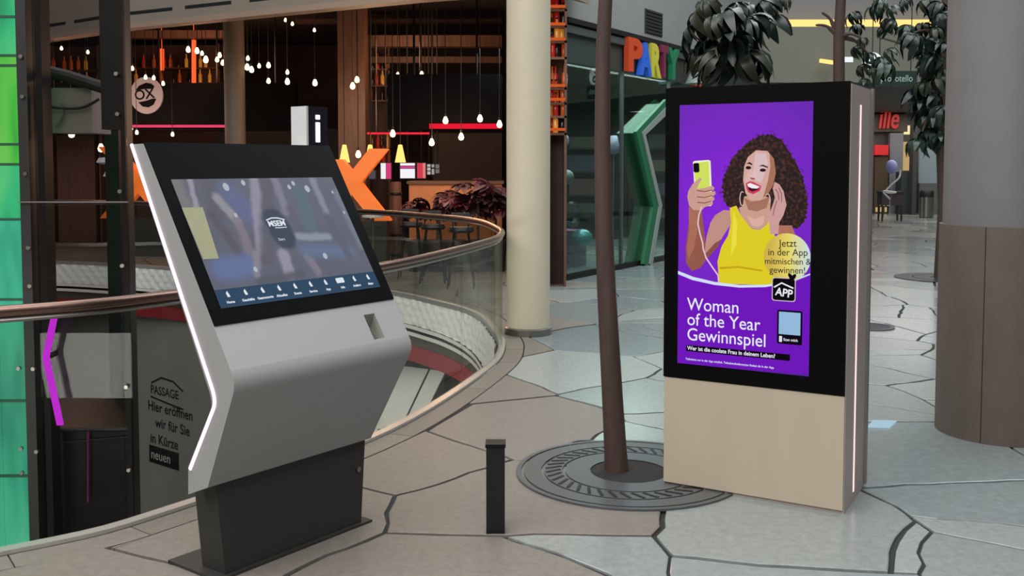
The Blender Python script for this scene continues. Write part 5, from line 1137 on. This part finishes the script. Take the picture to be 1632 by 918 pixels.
# bar counter with plants
bc = thing('bar_counter', 'tan fronted bar counter beyond the balustrade', 'counter', at(728, 340, 15.6))
a, b_ = at(652, 330, 15.6), at(800, 293, 15.6)
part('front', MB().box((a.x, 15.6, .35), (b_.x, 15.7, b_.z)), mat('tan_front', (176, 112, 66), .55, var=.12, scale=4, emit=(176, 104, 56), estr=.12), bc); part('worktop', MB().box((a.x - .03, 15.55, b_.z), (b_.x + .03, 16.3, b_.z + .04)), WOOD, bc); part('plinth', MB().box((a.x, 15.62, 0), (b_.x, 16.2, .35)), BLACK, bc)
PLM = [leaf_mesh('foliage', 14, .22, .055, .5, mat('burgundy_leaf', (74, 26, 34), .5, var=.3), 31), leaf_mesh('foliage', 14, .2, .06, .35, mat('plum_leaf', (52, 24, 30), .5, var=.3), 32)]
for k, (x, y, s_) in enumerate(((697, 318, 1.0), (726, 312, 1.15), (762, 310, 1.2), (790, 312, 1.2), (665, 326, .9))):
    c = at(x, y, 15.0); t = thing('potted_plant', ('burgundy potted plant at the left end of the bar counter', 'burgundy potted plant left of the bar counter centre', 'tall burgundy potted plant in front of the bar counter', 'burgundy potted plant beside the cream column', 'low dark potted plant by the barrel')[k], 'plant', (c.x, 15.0, 0), 'burgundy plants along the bar')
    part('pot', MB().lathe([(.13, 0), (.17, .45), (.16, .47)], (c.x, 15.0, 0), 16), mat('pot_dark', (40, 36, 36), .6), t, True); part('stem', MB().tube([(c.x, 15, .45), (c.x, 15, c.z + .05)], .02, 6), BARK, t)
    for j in range(7): inst('foliage', PLM[j % 2], c + Vector((rb.uniform(-.13, .13), rb.uniform(-.1, .1), rb.uniform(-.2, .16) * s_)), t, (rb.uniform(-.7, .7), rb.uniform(-.7, .7), rb.uniform(0, 6)), (s_,) * 3)
c = at(631, 318, 15.3); t = thing('barrel', 'brown wooden barrel beside the bar counter', 'barrel', (c.x, 15.3, 0)); zt = at(631, 290, 15.3).z
part('staves', MB().lathe([(.075, 0), (.095, zt * .5), (.08, zt)], (c.x, 15.3, 0), 18), WOOD, t, True)
for h in (.15, .38, .62, .85): part('hoop', MB().lathe([(.094, zt * h), (.097, zt * h + .02), (.094, zt * h + .04)], (c.x, 15.3, 0), 18, False), DARK, t)
c = at(594, 343, 14.0); t = thing('cafe_table', 'white round cafe table behind the far handrail', 'table', (c.x, 14.0, 0))
part('top', MB().lathe([(.15, .86), (.155, .875), (.15, .89)], (c.x, 14, 0), 24), mat('table_white', (196, 196, 192), .4), t, True); part('pole', MB().tube([(c.x, 14, .02), (c.x, 14, .87)], .022, 10), STEEL, t); part('foot', MB().lathe([(.14, 0), (.14, .015), (.03, .03)], (c.x, 14, 0), 20), STEEL, t)
def stool(px, Y, label):
    x = at(px, 340, Y).x; t = thing('bar_stool', label, 'stool', (x, Y, 0), 'bar stools on the far side')
    part('seat', MB().lathe([(.15, .72), (.17, .75), (.15, .79)], (x, Y, 0), 18), mat('stool_black', (26, 24, 25), .5), t, True)
    for sx, sy in ((1, 1), (1, -1), (-1, 1), (-1, -1)): part('leg', MB().tube([(x + .17 * sx, Y + .17 * sy, 0), (x + .09 * sx, Y + .09 * sy, .73)], .012, 6), DARK, t)
    part('footrest', MB().tube([(x + .145 * math.cos(R(k * 30)) * 1.25, Y + .145 * math.sin(R(k * 30)) * 1.25, .25) for k in range(12)], .008, 5, True), DARK, t)
    part('backrest', MB().obox(Vector((x - .12, Y - .16, .86)), Vector((.24, 0, 0)), Vector((0, .03, 0)), Z3 * .12).tube([(x - .1, Y - .145, .75), (x - .1, Y - .145, .95)], .01, 6).tube([(x + .1, Y - .145, .75), (x + .1, Y - .145, .95)], .01, 6), mat('stool_black', (26, 24, 25), .5), t)
stool(655, 14.1, 'black bar stool nearest the white cafe table'); stool(690, 13.6, 'black bar stool in the middle of the far handrail'); stool(735, 13.0, 'black bar stool nearest the cream column')
# restaurant lamps' own light, and added lamps for the level below
point('bar_glow', at(590, 170, 16.0), 60, (1, .62, .35), .3); point('bar_glow', at(715, 222, 14.6), 50, (1, .55, .32), .3)
point('bar_glow', at(330, 100, 19.0), 75, (1, .5, .3), .4); point('bar_glow', at(660, 90, 17.0), 45, (1, .55, .32), .3); point('bar_glow', at(250, 190, 18.2), 16, (1, .5, .35), .3); point('bar_glow', at(885, 100, 12.7), 3, (1, .5, .25), .2)
point('bar_glow', at(110, 170, 17.5), 50, (1, .55, .35), .3)
area('lower_counter_fill', (-2.2, 20.0, -0.95), (0, 0, 0), 3, 110, (1, .97, .93), 6)  # unseen lamp added under the slab to brighten the white counter
area('lower_level_fill', (-4.0, 2.2, -1.6), (R(70), 0, 0), 7, 330, (1, .97, .93), 1.2)  # unseen lamp added below the near slab to brighten the hoarding
